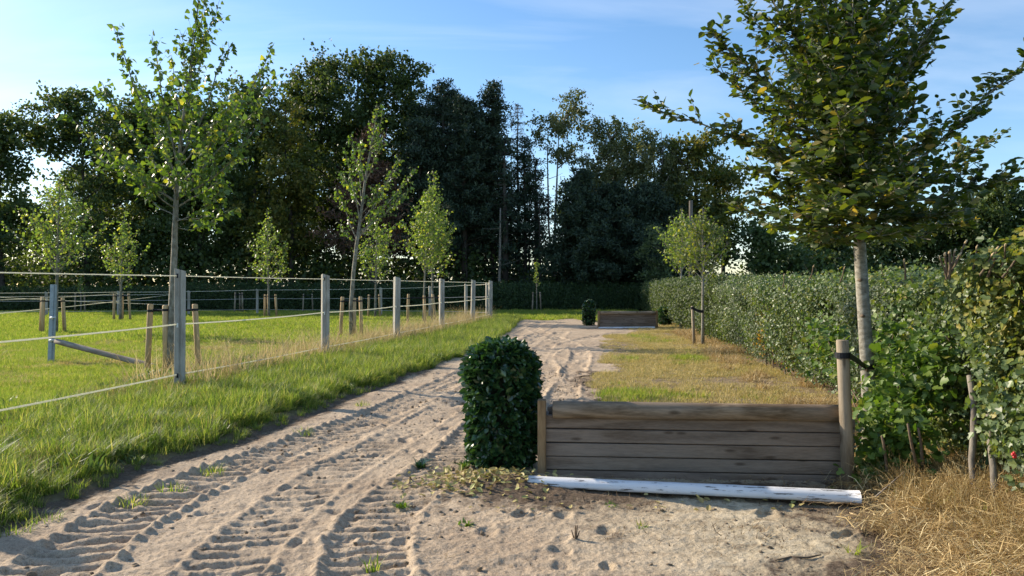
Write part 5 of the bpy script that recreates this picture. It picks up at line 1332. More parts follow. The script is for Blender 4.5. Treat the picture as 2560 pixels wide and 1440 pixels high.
# ---------------------------------------------------------------- fences
def fence_post(mb, x, y, h_, w=.125, rot=.35, seed=0):
    c, s = math.cos(rot), math.sin(rot); hw = w/2; g = .012
    sec = [(-hw, -hw), (-.012, -hw), (-.005, -hw+g), (.005, -hw+g), (.012, -hw), (hw, -hw), (hw, -.012), (hw-g, 0), (hw, .012), (hw, hw), (-hw, hw), (-hw, -hw+.01)]
    k = len(sec); V = []
    for z, sl in ((-.1, 0), (h_*.5, 0), (h_-.02, 1)):
        for (a, b) in sec: V.append((a*c-b*s, a*s+b*c, z+sl*(.02*(-(a)/hw)-.01*(b/hw))))
    V = np.array(V); i, j = np.meshgrid(np.arange(2), np.arange(k), indexing='ij')
    Qp = np.stack([i*k+j, i*k+(j+1) % k, (i+1)*k+(j+1) % k, (i+1)*k+j], -1).reshape(-1, 4)
    mb.add(V, [Qp, (2*k+np.arange(k))[None, :]])

fe = empty('paddock_fence', (-4.6, 10.3, 0), 'paddock fence of square grey posts with three white tapes along the track', 'fence')
posts = [(FX[k], FY[k]) for k in range(1, 8)]
for q, (x, y) in enumerate(posts):
    mb = MB(); fence_post(mb, 0, 0, 1.735, w=.142, rot=.42 if q < 5 else .3)
    o = mb.build('post', M_post); o.parent = fe; o.location = (x+4.6, y-10.3, 0); o.rotation_euler = (rng(q).normal(0, .006), rng(q+50).normal(.012, .008), rng(q).normal(0, .05))
def tape(name, P, hgt, th, parent, mat=None):
    mb = MB(); strap_band(mb, P, hgt, th); o = mb.build(name, mat or M_tape, parent); return o
def span(p, q, sag, n=10):
    t = np.linspace(0, 1, n)[:, None]; P = np.array(p)*(1-t)+np.array(q)*t; P[:, 2:] -= sag*4*t*(1-t); return P
for z, hh, th, sag in ((1.64, .013, .0045, .005), (.945, .019, .0025, .02), (.255, .020, .0025, .015)):
    for q in range(len(posts)-1):
        (xa, ya), (xb, yb) = posts[q], posts[q+1]
        mb = MB(); P = span((xa+.01, ya-.07, z+(.03 if q > 0 and z < 1 else 0)), (xb+.01, yb-.07, z+(.03 if z < 1 else 0)), sag)
        strap_band(mb, P, hh*(1+.25*(ya > 15)), th); mb.build('tape', M_tape, fe)
# insulators on the two nearest posts
for q, (x, y) in enumerate(posts[1:5]):
    for z in (1.64, .96, .27):
        mb = MB(); mb.tube([(x+.01, y-.085, z-.03), (x+.01, y-.085, z+.03)], [.012, .012], 6); mb.tube([(x, y-.02, z), (x+.01, y-.085, z)], [.010, .008], 6)
        mb.build('insulator', M_strap if z != .96 else M_plastic, fe)
# far paddock fence
fb = empty('far_fence', (PX(643, 40), 40, 0), 'far paddock fence with slim posts and thin wires before the clipped hedge', 'fence')
fp = [(-30.0, 37, 1.15), (PX(116, 37), 37, 1.17), (PX(296, 37.5), 37.5, 1.2), (PX(472, 38.5), 38.5, 1.22), (PX(643, 39.5), 39.5, 1.3), (PX(806, 38.5), 38.5, 1.33), (PX(952, 37.5), 37.5, 1.38), (PX(1075, 36), 36, 1.45), (PX(1165, 34.8), 34.8, 1.55), (PX(1218, 33.4), 33.4, 1.6)]
for q, (x, y, h_) in enumerate(fp):
    mb = MB(); fence_post(mb, 0, 0, h_+.05, w=.12); o = mb.build('post', M_post); o.location = (x, y, 0); o.parent = fb; o.matrix_parent_inverse = Matrix.Translation(fb.location).inverted()
for f_, hh in ((.97, .020), (.62, .020), (.18, .018)):
    for q in range(len(fp)):
        a = fp[q]; b = fp[q+1] if q+1 < len(fp) else (FX[7], FY[7], 1.65)
        tape('wire', span((a[0], a[1]-.07, a[2]*f_+.03), (b[0], b[1]-.07, b[2]*f_+.03), .01, 4), hh, .004, fb, M_wire if f_ < .9 else M_tape)
# the diagonal wires strung across the paddock
fd = empty('cross_wires', (PX(150, 30), 30, 0), 'slanting white wires strung across the back of the paddock to its far fence', 'fence wires')
for (x0, y0, x1, y1, da, db) in [(-60, 790, 424, 737, 24, 38), (-60, 752, 296, 734, 26, 37.4), (-60, 787, 296, 753, 26, 37.4), (-60, 740, 430, 762, 30, 38), (-60, 742, 424, 735, 40, 38.2)]:
    tape('wire', span(P3(x0, y0, da), P3(x1, y1, db), .03, 8), .017, .004, fd, M_tape)
mb = MB(); xq = P3(424, 737, 38); mb.tube([(xq[0], xq[1], -.05), (xq[0], xq[1], xq[2]+.05)], [.05, .05], 8); mb.build('post', M_post, fd, True)

# galvanised perforated post with a rail leaning on it
es = empty('steel_post', (PX(126, 14.2), 14.2, 0), 'galvanised perforated steel channel post standing in the paddock', 'post')
mb = MB(); hs = 1.53; w = .105
lx = 0.0
def boxl(c, s_): mb.box(c, s_)
boxl((-.012, -.028, hs/2-.03), (.062, .004, hs+.06))          # plain front face
boxl((-.043, .004, hs/2-.03), (.004, .06, hs+.06)); boxl((.019+.0, .004, hs/2-.03), (.004, .06, hs+.06))
boxl((.024, -.028, hs/2-.03), (.006, .004, hs+.06)); boxl((.047, -.028, hs/2-.03), (.010, .004, hs+.06)); boxl((.052, .004, hs/2-.03), (.004, .06, hs+.06))
for q in range(40): boxl((.0345, -.028, .02+q*.0385), (.016, .004, .015))
o = mb.build('channel', M_steel); o.parent = es
mb = MB(); mb.box((.0345, .02, hs/2), (.03, .004, hs)); o = mb.build('slot_shade', M_dark); o.parent = es  # added near-black strip, painted as the shade inside the slots
for z in (.90, .47):
    mb = MB(); mb.tube([(-.01, -.045, z), (.05, -.09, z+.005), (.10, -.08, z+.012)], [.022, .018, .010], 8); mb.tube([(.02, -.05, z-.03), (.02, -.05, z+.02)], [.018, .018], 8)
    o = mb.build('insulator', M_plastic, None, True); o.parent = es
es.rotation_euler = (0, R(2.0), R(8))
# leaning rail
a = P3(140, 853, 14.1); b = P3(400, 915, 13.4); b[2] = .02
mb = MB(); L = np.linalg.norm(b-a); mb.tube([(t*L, 0, 0) for t in np.linspace(0, 1, 12)], [.052+.002*math.sin(9*t) for t in np.linspace(0, 1, 12)], 12, True, .02, 9)
o = mb.build('fallen_rail', M_rail, None, True); o.location = a; dd = (b-a)/L; o.rotation_euler = (0, -math.asin(dd[2]), math.atan2(dd[1], dd[0]))
tag(o, 'weathered round rail slanting down to the grass from the steel post', 'rail')

# ---------------------------------------------------------------- small things on the ground
r_ = rng(900)
def weed(px, py, h_, n, label, mat, seed, name='weed_tuft', lean=.9, width=.012):
    d = gd(py); x = PX(px, d); me = tuft_mesh(name, mat, n, h_, .035, lean, width, seed, 3, 0, .6)
    o = link(name, me, None, None, (x, d, H1(x, d)+.005)); tag(o, label, 'weed', 'small weeds growing in the sand'); return o
weed(932, 1425, .11, 22, 'spiky grass weed at the lower edge of the sandy track', M_lush, 1)
weed(1602, 1318, .08, 16, 'small green grass sprout on the pale sand before the white pole', M_lush, 2)
weed(1052, 1168, .10, 60, 'dark leafy weed on the sand a step from the near laurel pillar', M_laurel, 3, lean=1.3, width=.02)
weed(1160, 1175, .10, 80, 'bright green weed clump at the foot of the near laurel pillar', M_bush, 4, lean=1.2, width=.02)
weed(2135, 1385, .10, 16, 'thin green tuft between pale sand and golden straw', M_field, 5)
weed(1005, 1268, .05, 26, 'low broad-leaved weed in the tyre marks', M_bush, 6, lean=1.4, width=.022)
weed(1160, 1312, .05, 22, 'low weed beside the brown soil before the laurel pillar', M_bush, 7, lean=1.4, width=.018)
weed(1525, 1268, .05, 18, 'low weed in the shade just before the white pole', M_bush, 8, lean=1.4, width=.018)
for k_, (px, py) in enumerate([(330, 1258), (110, 1300), (430, 1226), (760, 1085), (905, 1015), (40, 1330), (530, 1180)]):
    d = gd(py); x = PX(px, d); me = tuft_mesh('grass_tuft', M_lush, 60, .10, .10, .9, .007, 30+k_, 3, 0, .6)
    o = link('grass_tuft', me, None, None, (x, d, H1(x, d))); tag(o, ['stray grass tuft on the outer tyre track in the lower left', 'stray grass tuft nearest the lower left corner but one', 'stray grass tuft midway along the outer tyre track', 'stray grass tuft where the shadow line crosses the sand edge', 'smallest farthest stray grass tuft at the verge edge', 'stray grass tuft nearest the lower left corner', 'stray grass tuft beside the widest part of the verge shadow'][k_], 'grass tuft', 'stray tufts at the verge edge')
# dead stub
mb = MB(); d = gd(1350); x = PX(1438, d); g = H1(x, d)
for q in range(7): mb.tube(limb((x, d, g-.01), (x+r_.normal(0, .015), d+r_.normal(0, .015), g+r_.uniform(.05, .10)), r_, 0, 4, .04), [.006, .005, .004, .002], 5)
tag(mb.build('dead_stub', M_twig), 'dead brown plant stub standing in the pale sand', 'plant stub')
mb = MB(); d = 4.15; a = P3(1922, 1402, d)[0]; P = [(a, gd(1405), 0), (a+.10, gd(1398), 0), (a+.19, gd(1400), 0), (a+.28, gd(1393), 0)]
P = [(p[0], p[1], H1(p[0], p[1])+.012) for p in P]; mb.tube(P, [.004, .006, .006, .003], 6); mb.tube([P[1], (P[1][0]+.06, P[1][1]-.03, P[1][2]+.008)], [.004, .002], 5)
tag(mb.build('dry_twig', M_twig, None, True), 'dry dark twig lying on the pale sand in the lower right', 'twig')
mb = MB(); P = [(PX(2125, gd(1290)), gd(1290), .02), (PX(2162, gd(1303)), gd(1303), .02)]; mb.tube(P, [.005, .004], 6)
tag(mb.build('pale_stick', M_cut, None, True), 'short pale stick on the sand below the end of the white pole', 'stick')
mb = MB(); a, b = P3(2190, 1242, 4.95), P3(2262, 1180, 5.2); mb.tube([a, b], [.006, .005], 5)
tag(mb.build('leaning_stick', M_rail, None, True), 'dry stick leaning out of the straw beside the white pole end', 'stick')
# leaf litter around the pillar
n = 420; X = r_.normal(-.28, .28, n); Y = 5.55+r_.normal(0, .17, n)
k = (X > -.9); X, Y = X[k], Y[k]; n = len(X)
n2 = 50; X = np.concatenate([X, r_.uniform(-.1, 2.2, n2)]); Y = np.concatenate([Y, r_.uniform(4.9, 5.3, n2)]); n = len(X)
P = np.stack([X, Y, H(X, Y)+.015+.02*r_.random(n)], 1); D = rand_unit(r_, n)*(1, 1, .3); Nn = np.array((0, 0, 1.))+r_.normal(0, .45, (n, 3))
V, polys, vv = leaves_np(P, D, Nn, .05*r_.uniform(.6, 1.2, n), T_OVAL, r_.random(n))
o = link('leaf_litter', mesh_np('leaf_litter', V, polys, False, {'v': vv}), M_litter); tag(o, 'yellowed fallen leaves on the soil round the near laurel pillar', 'fallen leaves', kind='stuff')

# ---------------------------------------------------------------- woodland
def lobes_to_leaves(lobes, d, r_, dens, cl_r, leaf_n, flatten=1.0, hang=False, dd=1.0):
    PP = []; cl = []
    for (px, py, rx, ry) in lobes:
        RX_, RZ_ = max(rx/F*d-cl_r*.8, .4), max(ry/F*d-cl_r*.8, .4); RY_ = (RX_+RZ_)/2*dd
        c = P3(px, py, d)+np.array((0, r_.normal(0, .5)*RY_*.5, 0))
        n = max(6, int(dens*(RX_*RZ_+RX_*RY_+RY_*RZ_)*1.4))
        u = rand_unit(r_, n); rad = r_.random(n)**.33
        rad = np.where(r_.random(n) < .6, .75+.3*r_.random(n), rad)
        c2 = c+u*rad[:, None]*np.array((RX_, RY_, RZ_)); cl.append(c2)
    cl = np.concatenate(cl); cl = cl[cl[:, 2] > .3]
    m = len(cl)
    off = r_.normal(0, cl_r, (m, leaf_n, 3))*np.array((1, 1, flatten))
    if hang: off[:, :, 2] = -np.abs(off[:, :, 2])*2.2; off[:, :, :2] *= .5
    P = (cl[:, None, :]+off).reshape(-1, 3)
    return P, cl

CLUSTERS = {}
def cluster_mesh(mat, leaf, rad, hang, seed):
    r_ = rng(seed); P = []; D = []
    for t in range(9):
        d0 = rand_unit(r_, 1)[0]*(1, 1, .55); L = rad*r_.uniform(1.2, 2.6)
        if hang: d0 = np.array((d0[0]*.25, d0[1]*.25, -1.3))
        o0 = r_.normal(0, rad*.35, 3)
        for k in range(9):
            f = (k+r_.random())/9; P.append(o0+d0*L*f+r_.normal(0, leaf*.38, 3)-(0, 0, .25*rad*f*f)); D.append(d0*.6+rand_unit(r_, 1)[0])
    P = np.array(P); D = np.array(D); n = len(P)
    V, polys, vv = leaves_np(P, D, rand_unit(r_, n)*.9+(0, 0, .6), leaf*r_.uniform(.5, 1.05, n), T_SIMPLE, r_.random()*.6+.4*r_.random(n))
    me = mesh_np('cluster', V, polys, False, {'v': vv}); me.materials.append(mat); return me
def wood_tree(name, px, d, lobes, leafmat, label, seed, dens=1.5, cl_r=.42, leaf=.26, leaf_n=18, trunk=True, trad=.24, top_py=None, flatten=.6, hang=False, bark=None, group='woodland trees behind the paddock', tmpl=T_SIMPLE, boughs=10, dd=1.0, py0=None):
    r_ = rng(seed); x = PX(px, d)
    e = empty(name, (x, d, 0), label, 'tree', group)
    P, cl = lobes_to_leaves(lobes, d, r_, dens*2.3, cl_r, 1, flatten, hang, dd)
    n = len(P)
    key = (leafmat.name, round(leaf, 3), round(cl_r, 3), hang)
    if key not in CLUSTERS:
        CLUSTERS[key] = template_set('cluster_'+leafmat.name, [cluster_mesh(leafmat, leaf, cl_r, hang, 40+k) for k in range(7)])
    ang = np.stack([r_.normal(0, .35, n), r_.normal(0, .35, n), r_.uniform(0, 6.28, n)], 1)
    scatter('crown', P, ang, r_.uniform(.7, 1.35, n), r_.integers(0, 7, n), CLUSTERS[key], e)
    topz = max(l[1] for l in [(0, PZ(l_[1], d)) for l_ in lobes]) if top_py is None else PZ(top_py, d)
    mb = MB(); zz = np.linspace(-.1, topz, 8); wx = np.cumsum(r_.normal(0, .12, 8)); wx -= wx[0]
    mx = np.mean([l[0] for l in lobes]); tx = PX(mx, d)
    tk = np.array([(x+(tx-x)*(z/topz)**2*.6+w_, d, z) for z, w_ in zip(zz, wx)])
    mb.tube(tk, trad*(1-.9*np.linspace(0, 1, 8)**.8)*np.array([1.25]+[1]*7), 8, True, .05, seed)
    mb.build('trunk', bark or M_barkdark, e, True)
    mb = MB()
    sel = cl[r_.choice(len(cl), min(boughs, len(cl)), replace=False)]
    for c in sel:
        s = np.clip(c[2]-np.linalg.norm(c[:2]-np.array((x, d)))*.7, .8, topz*.9); p0 = np.array((np.interp(s, zz, tk[:, 0]), d, s))
        mb.tube(limb(p0, c, r_, .03, 7, .03), np.linspace(trad*.35, .02, 7), 5, False)
    if boughs: mb.build('boughs', bark or M_barkdark, e, True)
    return e

def conifer(px, d, top_py, bot_py, wpx, label, seed, leafmat=None, dead=False, tiers=30, name='pine_tree', dens=1.0, trad=.2, bare=0.0, irregular=.35):
    r_ = rng(seed); x = PX(px, d); topz = PZ(top_py, d); botz = max(.5, PZ(bot_py, d)); W_ = wpx/F*d/2
    e = empty(name, (x, d, 0), label, 'tree', 'woodland trees behind the paddock')
    mb = MB(); mb.tube([(x, d, -.1), (x+.05, d, topz*.4), (x-.04, d, topz*.75), (x, d, topz)], [trad*1.2, trad*.9, trad*.5, .02], 8, True, .03, seed); mb.build('trunk', M_barkdark, e, True)
    mb = MB(); PP = []
    for t in range(tiers):
        f = (t+r_.random())/tiers; z = botz+(topz-botz)*f
        for q in range(r_.integers(4, 7)):
            az = r_.uniform(0, 6.28); ln = W_*(1-f)**.6*(1+irregular*.6*r_.normal())*(1+.55*float(vnoise(np.array([az*.95+seed]), np.array([z*.55]), seed)[0]))+.22; ln = max(.15, ln)
            tip = np.array((x+math.cos(az)*ln, d+math.sin(az)*ln, z+ln*r_.uniform(-.15, .28)))
            mb.tube(limb((x, d, z), tip, r_, .05, 5, .03), np.linspace(.035 if not dead else .02, .008, 5), 4, False)
            if not dead and r_.random() > bare:
                m = int(ln*46*dens)+10; tt = r_.uniform(.2, 1.05, m)[:, None]
                PP.append(np.array((x, d, z))*(1-tt)+tip*tt+r_.normal(0, .16, (m, 3))*(1, 1, .9)+(0, 0, .06))
            elif dead:
                for w_ in range(5):
                    t_ = r_.uniform(.3, 1); p = np.array((x, d, z))*(1-t_)+tip*t_; mb.tube([p, p+np.array((r_.normal(0, .15), r_.normal(0, .15), -r_.uniform(.1, .5)))], [.012, .005], 3, False)
    mb.build('boughs', M_barkdark, e, True)
    if PP:
        P = np.concatenate(PP); n = len(P); V, polys, vv = leaves_np(P, rand_unit(r_, n)+(0, 0, .5), rand_unit(r_, n), .215*r_.uniform(.6, 1.2, n), T_NEEDLE, r_.random(n))
        o = link('crown', mesh_np('crown', V, polys, False, {'v': vv}), leafmat or M_pine, e); o['kind'] = 'stuff'
    return e

wood_tree('maple_tree', 5, 48, [(5, 330, 55, 60), (-60, 380, 100, 110), (10, 420, 45, 35), (10, 520, 80, 60), (-50, 600, 100, 90)], M_maple, 'hazy maple cut off by the edge of the photo beyond the paddock', 1001)
wood_tree('maple_tree', 215, 50, [(195, 260, 85, 55), (130, 310, 75, 55), (95, 350, 60, 38), (240, 330, 90, 90), (290, 420, 90, 100), (210, 470, 60, 80), (150, 350, 80, 40), (110, 560, 130, 80), (260, 600, 120, 90)], M_maple, 'broad airy maple with layered boughs, first tall crown behind the steel post', 1002, dens=.95)
wood_tree('oak_tree', 375, 54, [(330, 330, 90, 70), (390, 300, 80, 70), (360, 420, 110, 100), (350, 560, 120, 110)], M_oak, 'dark oak seen through the big poplar', 1003)
wood_tree('oak_tree', 500, 52, [(470, 290, 80, 60), (530, 330, 80, 80), (480, 430, 110, 100), (500, 570, 120, 110)], M_oak, 'dark oak behind the crown tips of the big poplar', 1004)
wood_tree('maple_tree', 625, 50, [(600, 240, 60, 50), (640, 225, 50, 50), (640, 330, 80, 80), (600, 430, 90, 90), (630, 570, 110, 110)], M_maple, 'pale green tree with bare whitish twigs left of the tallest oak', 1005, dens=1.1)
wood_tree('oak_tree', 730, 49, [(690, 300, 50, 90), (730, 420, 80, 100), (700, 560, 100, 100)], M_gold, 'olive tinted tree in front of the tallest oak on its shaded flank', 1006)
wood_tree('oak_tree', 880, 56, [(790, 220, 75, 60), (850, 175, 70, 45), (930, 165, 75, 42), (990, 185, 70, 55), (1030, 240, 55, 60), (760, 300, 60, 80), (880, 280, 130, 100), (980, 340, 100, 110), (830, 420, 120, 120), (950, 500, 130, 110), (800, 580, 120, 100)], M_oak, 'tallest dark oak with a broad rounded crown in the middle of the wood', 1007, dens=1.35, trad=.4, boughs=24)
conifer(930, 46, 325, 640, 190, 'dying conifer with rusty brown boughs in front of the tallest oak', 1008, M_rust, tiers=26, irregular=.5)
conifer(1110, 52, 205, 600, 190, 'dark pine on the falling shoulder of the tallest oak', 1009, tiers=34, dens=1.5, irregular=.35, trad=.25)
conifer(1160, 50, 250, 640, 190, 'dark pine between the tallest oak and the spiky pine', 1010, tiers=34, dens=1.5, irregular=.4)
conifer(1232, 51, 212, 600, 150, 'spiky pine whose candle-like top breaks the skyline', 1011, tiers=36, dens=1.4, irregular=.45)
conifer(1050, 50, 300, 660, 220, 'low dark pine filling the wood behind the pair of poplars', 1012, tiers=30, dens=1.5)
conifer(1295, 55, 258, 560, 80, 'dead leafless spruce standing against the sky', 1013, dead=True, tiers=30, name='dead_spruce', trad=.13)
conifer(1340, 54, 400, 640, 80, 'thin open pine left standing in the gap of the wood', 1014, tiers=22, dens=.8, bare=.45)
conifer(1262, 49, 340, 700, 70, 'thin half-bare pine at the rim of the gap', 1015, tiers=24, dens=.7, bare=.4)
conifer(1312, 51, 345, 660, 95, 'slim dark pine closing part of the gap beside the dead spruce', 1032, tiers=24, dens=.9, bare=.25, trad=.13)
wood_tree('birch_tree', 1385, 52, [(1425, 262, 28, 35), (1440, 290, 26, 40), (1400, 310, 40, 35), (1375, 300, 25, 20), (1420, 370, 45, 45), (1345, 330, 20, 20)], M_birch, 'loose birch with the highest tip right of the gap', 1016, dens=2.3, cl_r=.32, leaf=.19, leaf_n=14, trad=.16, bark=M_birchbark, flatten=1, hang=False)
wood_tree('birch_tree', 1520, 51, [(1500, 300, 40, 40), (1540, 300, 50, 38), (1500, 370, 55, 50), (1560, 370, 70, 60), (1590, 320, 55, 45), (1530, 440, 90, 50), (1480, 430, 50, 60), (1590, 430, 70, 60), (1540, 500, 80, 50)], M_birch, 'weeping birch with a pale forked trunk and greyish hanging twigs', 1017, dens=1.6, cl_r=.34, leaf=.19, leaf_n=18, trad=.17, bark=M_birchbark, hang=True, boughs=16)
wood_tree('birch_tree', 1640, 50, [(1620, 325, 45, 35), (1660, 345, 45, 38), (1630, 390, 60, 50), (1680, 400, 40, 50), (1650, 450, 70, 50), (1700, 440, 50, 60), (1640, 510, 70, 50)], M_birch, 'second weeping birch next to the golden-topped tree', 1018, dens=1.6, cl_r=.34, leaf=.19, leaf_n=18, trad=.15, bark=M_birchbark, hang=True, boughs=16)
conifer(1450, 47, 430, 700, 165, 'dark spruce below the loose birch', 1019, tiers=34, dens=1.7, name='spruce_tree')
conifer(1530, 48, 470, 715, 240, 'wide black-green spruce at the foot of the weeping birch', 1020, tiers=36, dens=1.8, name='spruce_tree', irregular=.3)
conifer(1625, 48, 470, 715, 220, 'wide dark spruce below the second birch', 1021, tiers=36, dens=1.8, name='spruce_tree', irregular=.3)
wood_tree('robinia_tree', 1745, 50, [(1700, 375, 60, 45), (1745, 380, 55, 45), (1785, 430, 55, 50), (1820, 470, 35, 35), (1740, 480, 90, 70), (1800, 540, 60, 50), (1760, 600, 90, 70), (1690, 560, 80, 100), (1838, 500, 28, 22), (1790, 610, 30, 35)], M_gold, 'rounded golden-green tree ending the wood above the field hedge', 1022, dens=1.5, trad=.3)
wood_tree('whitebeam_tree', 1648, 42, [(1640, 600, 38, 42), (1655, 650, 42, 40), (1640, 690, 45, 20)], M_hedge_far, 'small grey-green tree just left of the silvery young tree', 1023, dens=2.2, cl_r=.25, leaf=.16, trad=.08)
wood_tree('maple_tree', 1265, 60, [(1260, 620, 60, 50), (1300, 680, 60, 30), (1210, 560, 50, 80), (1170, 640, 70, 70)], M_oak, 'low dark tree behind the sapling at the end of the track', 1024)
wood_tree('oak_tree', 1900, 46, [(1905, 610, 55, 55), (1915, 575, 45, 40), (1890, 655, 40, 40), (1960, 645, 60, 50)], M_maple, 'rounded field tree beyond the hedge, right of the utility pole', 1025, dens=1.9, trad=.2, group='trees beyond the field hedge')
wood_tree('oak_tree', 2040, 52, [(2010, 635, 60, 50), (2070, 615, 60, 55), (2060, 660, 80, 40)], M_oak, 'dark field tree behind the left of the hornbeam trunk', 1026, dens=1.9, trad=.25, group='trees beyond the field hedge')
wood_tree('oak_tree', 2210, 54, [(2170, 625, 70, 55), (2250, 605, 70, 55), (2210, 660, 90, 40)], M_oak, 'dark field tree directly behind the hornbeam trunk', 1027, dens=1.9, trad=.25, group='trees beyond the field hedge')
wood_tree('oak_tree', 2370, 53, [(2340, 570, 60, 60), (2400, 540, 60, 60), (2370, 630, 90, 60)], M_oak, 'dark field tree between hornbeam trunk and the tallest of its row', 1028, dens=1.9, trad=.25, group='trees beyond the field hedge')
wood_tree('oak_tree', 2500, 52, [(2480, 500, 55, 55), (2530, 520, 60, 55), (2500, 600, 90, 70), (2600, 540, 60, 80), (2440, 560, 60, 60)], M_oak, 'tallest field tree beyond the cut stubs of the near hedge', 1029, dens=1.9, trad=.25, group='trees beyond the field hedge')
wood_tree('oak_tree', 2680, 52, [(2680, 540, 90, 90), (2660, 640, 90, 60)], M_oak, 'field tree running out of the picture beyond the near hedge', 1030, dens=1.4, trad=.25, group='trees beyond the field hedge')
wood_tree('oak_tree', 1140, 55, [(1110, 280, 70, 60), (1170, 300, 60, 55), (1220, 330, 50, 60), (1140, 400, 110, 90), (1200, 480, 80, 100)], M_pine, 'black-green tree whose crown joins the dark pines into one slope', 1031, dens=1.6, trad=.25, cl_r=.38, leaf=.22)
# second row of the wood, seen as dark mass between the front trees
SECOND = ['dark second-row tree behind the hazy maple at the picture edge', 'dark second-row tree behind the broad airy maple', 'dark second-row tree behind the trunk top of the big poplar', 'dark second-row tree behind the outer twigs of the big poplar',
          'dark second-row tree behind the olive tinted tree', 'dark second-row tree behind the rusty dying conifer', 'dark second-row tree behind the dense pair of poplars', 'dark second-row tree behind the spiky pine',
          'dark second-row tree behind the loose birch', 'dark second-row tree behind the second weeping birch', 'dark second-row tree behind the golden-green tree']
for q, (px, py, w_) in enumerate([(60, 560, 120), (260, 480, 120), (430, 450, 120), (580, 440, 120), (760, 420, 130), (920, 400, 130), (1060, 400, 110), (1160, 460, 80), (1480, 500, 90), (1600, 500, 100), (1700, 540, 80)]):
    wood_tree('oak_tree', px, 64+2*(q % 3), [(px-30, py, w_*.7, 90), (px+40, py+60, w_*.7, 90), (px, py+150, w_, 70)], M_oak,
              SECOND[q], 1100+q, dens=.55 if px < 500 else .75, leaf=.30, leaf_n=14, trad=.3, group='second row of the wood')
# bare trunks inside the wood
BARE = ['thickest pale grey trunk standing bare at the foot of the spiky pine', 'thin grey trunk close beside the thick bare one', 'tall dark bare stem in the sky gap, next to the dead spruce', 'tall dark bare stem in the middle of the sky gap',
        'dark bare stem on the pine side of the sky gap', 'short dark bare stem below the spiky pine', 'dark bare stem behind the last fence posts', 'thick dark bare stem behind the dense pair of poplars', 'leaning whitish dead stem beside the olive tinted tree',
        'tall whitish dead stem reaching the skyline beside the big poplar tips', 'leaning dark bare stem at the birch side of the sky gap', 'low dark bare stem above the end sapling', 'dark bare stem behind the first span of tape', 'dark bare stem just beside the lone pointed poplar', 'dark bare stem behind the slim drooping poplar']
for q, (px, d, top, rad, lean) in enumerate([(1247, 48, 520, .13, 4), (1252, 50, 560, .10, 8), (1322, 56, 380, .09, 2), (1338, 52, 400, .10, -2), (1276, 53, 420, .10, 3), (1218, 52, 560, .09, 0), (1160, 49, 600, .10, 2), (1080, 49, 600, .13, 2), (700, 50, 430, .07, 14), (672, 50, 330, .06, 6), (1388, 50, 360, .10, -20), (1352, 49, 500, .09, -4), (510, 52, 560, .12, 0), (590, 52, 560, .12, 2), (330, 52, 560, .12, 2)]):
    a = P3(px, 760, d); a[2] = -.1; b = P3(px+lean, top, d); mb = MB()
    mid = (a+b)/2+rng(q).normal(0, .15, 3)*(1, 0, 0); mb.tube([a, a*.6+mid*.4, mid, mid*.4+b*.6, b], np.linspace(rad, rad*.3, 5), 7, True, .03, q)
    r2 = rng(q+40)
    for w_ in range(7):
        t = r2.uniform(.35, .97); p = a*(1-t)+b*t; p1 = p+np.array((r2.normal(0, 1.0), r2.normal(0, .6), r2.uniform(-.1, .9))); mb.tube(limb(p, p1, r2, .03, 5, .03), [.025, .02, .015, .01, .006], 4, False)
    o = mb.build('bare_trunk', M_birchbark if q in (8, 9) else M_bark if q in (0, 1) else M_barkdark, None, True)
    o.name = 'bare_tree'
    tag(o, BARE[q], 'tree', 'bare trunks inside the wood')
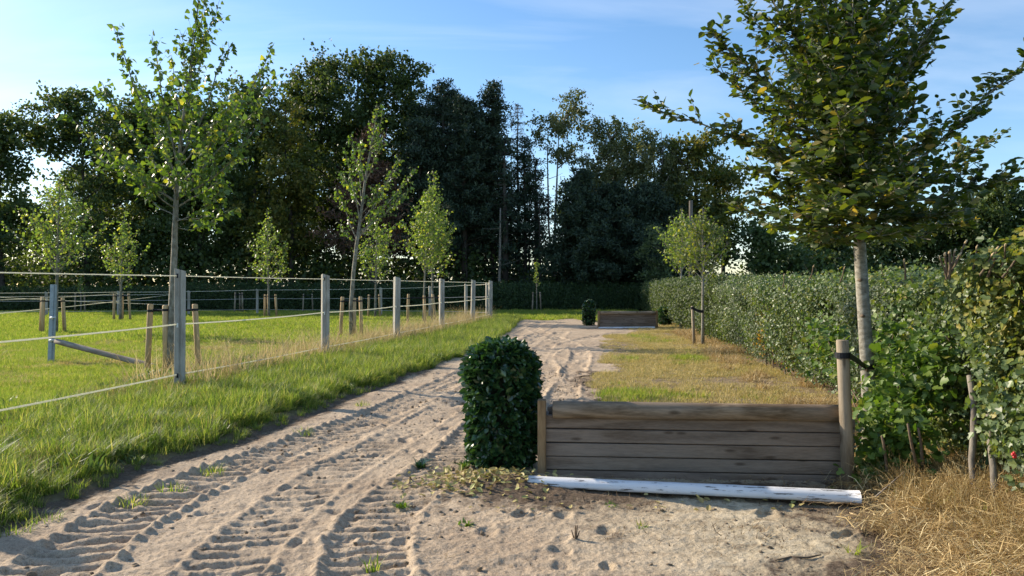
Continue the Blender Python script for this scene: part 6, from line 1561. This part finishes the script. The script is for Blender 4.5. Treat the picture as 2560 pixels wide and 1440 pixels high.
# undergrowth
r_ = rng(1200); PP = []
for q in range(900):
    px = r_.uniform(-250, 1780); d = r_.uniform(47.5, 58)
    hz = r_.uniform(.3, 1)**1.3*(3.4 if not 1255 < px < 1370 else 1.9)
    c = np.array((PX(px, d), d, hz)); m = 42; PP.append(c+r_.normal(0, .6, (m, 3))*(1.1, 1, .8))
P = np.concatenate(PP); P[:, 2] = np.abs(P[:, 2]); n = len(P)
V, polys, vv = leaves_np(P, rand_unit(r_, n), rand_unit(r_, n)+(0, 0, .4), .30*r_.uniform(.5, 1.2, n), T_SIMPLE, r_.random(n))
tag(link('undergrowth', mesh_np('undergrowth', V, polys, False, {'v': vv}), M_oak), 'dark undergrowth at the foot of the wood', 'undergrowth', kind='stuff')
PP = []
for q in range(500):
    px = r_.uniform(1880, 2800); d = r_.uniform(44, 60); hz = r_.uniform(.2, 1)**1.2*2.6
    PP.append(np.array((PX(px, d), d, hz))+r_.normal(0, .6, (36, 3))*(1.1, 1, .7))
P = np.concatenate(PP); P[:, 2] = np.abs(P[:, 2]); n = len(P)
V, polys, vv = leaves_np(P, rand_unit(r_, n), rand_unit(r_, n)+(0, 0, .4), .28*r_.uniform(.5, 1.2, n), T_SIMPLE, r_.random(n))
tag(link('field_undergrowth', mesh_np('undergrowth', V, polys, False, {'v': vv}), M_oak), 'scrub beyond the field hedge below the field trees', 'undergrowth', kind='stuff')

# utility poles
def pole(px, top, d, rad, label, arm=True):
    x = PX(px, d); z = PZ(top, d); e = empty('utility_pole', (x, d, 0), label, 'utility pole')
    mb = MB(); mb.tube([(x, d, -.2), (x, d, z-.01), (x, d, z)], [rad*1.15, rad*.95, rad*.9], 12, True); mb.build('pole', M_utility, e, True)
    if arm:
        mb = MB(); mb.bbox((x, d-rad-.03, z-.35), (1.3, .08, .09), .01); mb.build('crossarm', M_utility, e)
        for s in (-.55, .55):
            mb = MB(); mb.tube([(x+s, d-rad-.03, z-.30), (x+s, d-rad-.03, z-.24), (x+s, d-rad-.03, z-.16)], [.03, .04, .015], 8); mb.build('insulator', M_plastic, e, True)
    return e
pole(1727, 502, 32, .085, 'square-topped wooden pole rising out of the young hedge trees', False)
pole(1808, 590, 58, .16, 'dark utility pole at the end of the wood above the hedge', True)
e = empty('power_lines', (PX(1830, 58), 58, 0), 'two thin power lines leaving the dark utility pole', 'power lines')
for (y0, y1, y2) in ((632, 636, 640), (648, 655, 662)):
    mb = MB(); mb.tube([P3(1808, y0, 58), P3(1840, (y0+y1)/2+2, 57), P3(1900, y2, 52), P3(2100, y2+6, 48)], [.018]*4, 4, False); mb.build('wire', M_dark, e)
print('meshes', len(bpy.data.objects), 'tris', sum(len(m.loops)-2*len(m.polygons) for m in bpy.data.meshes))
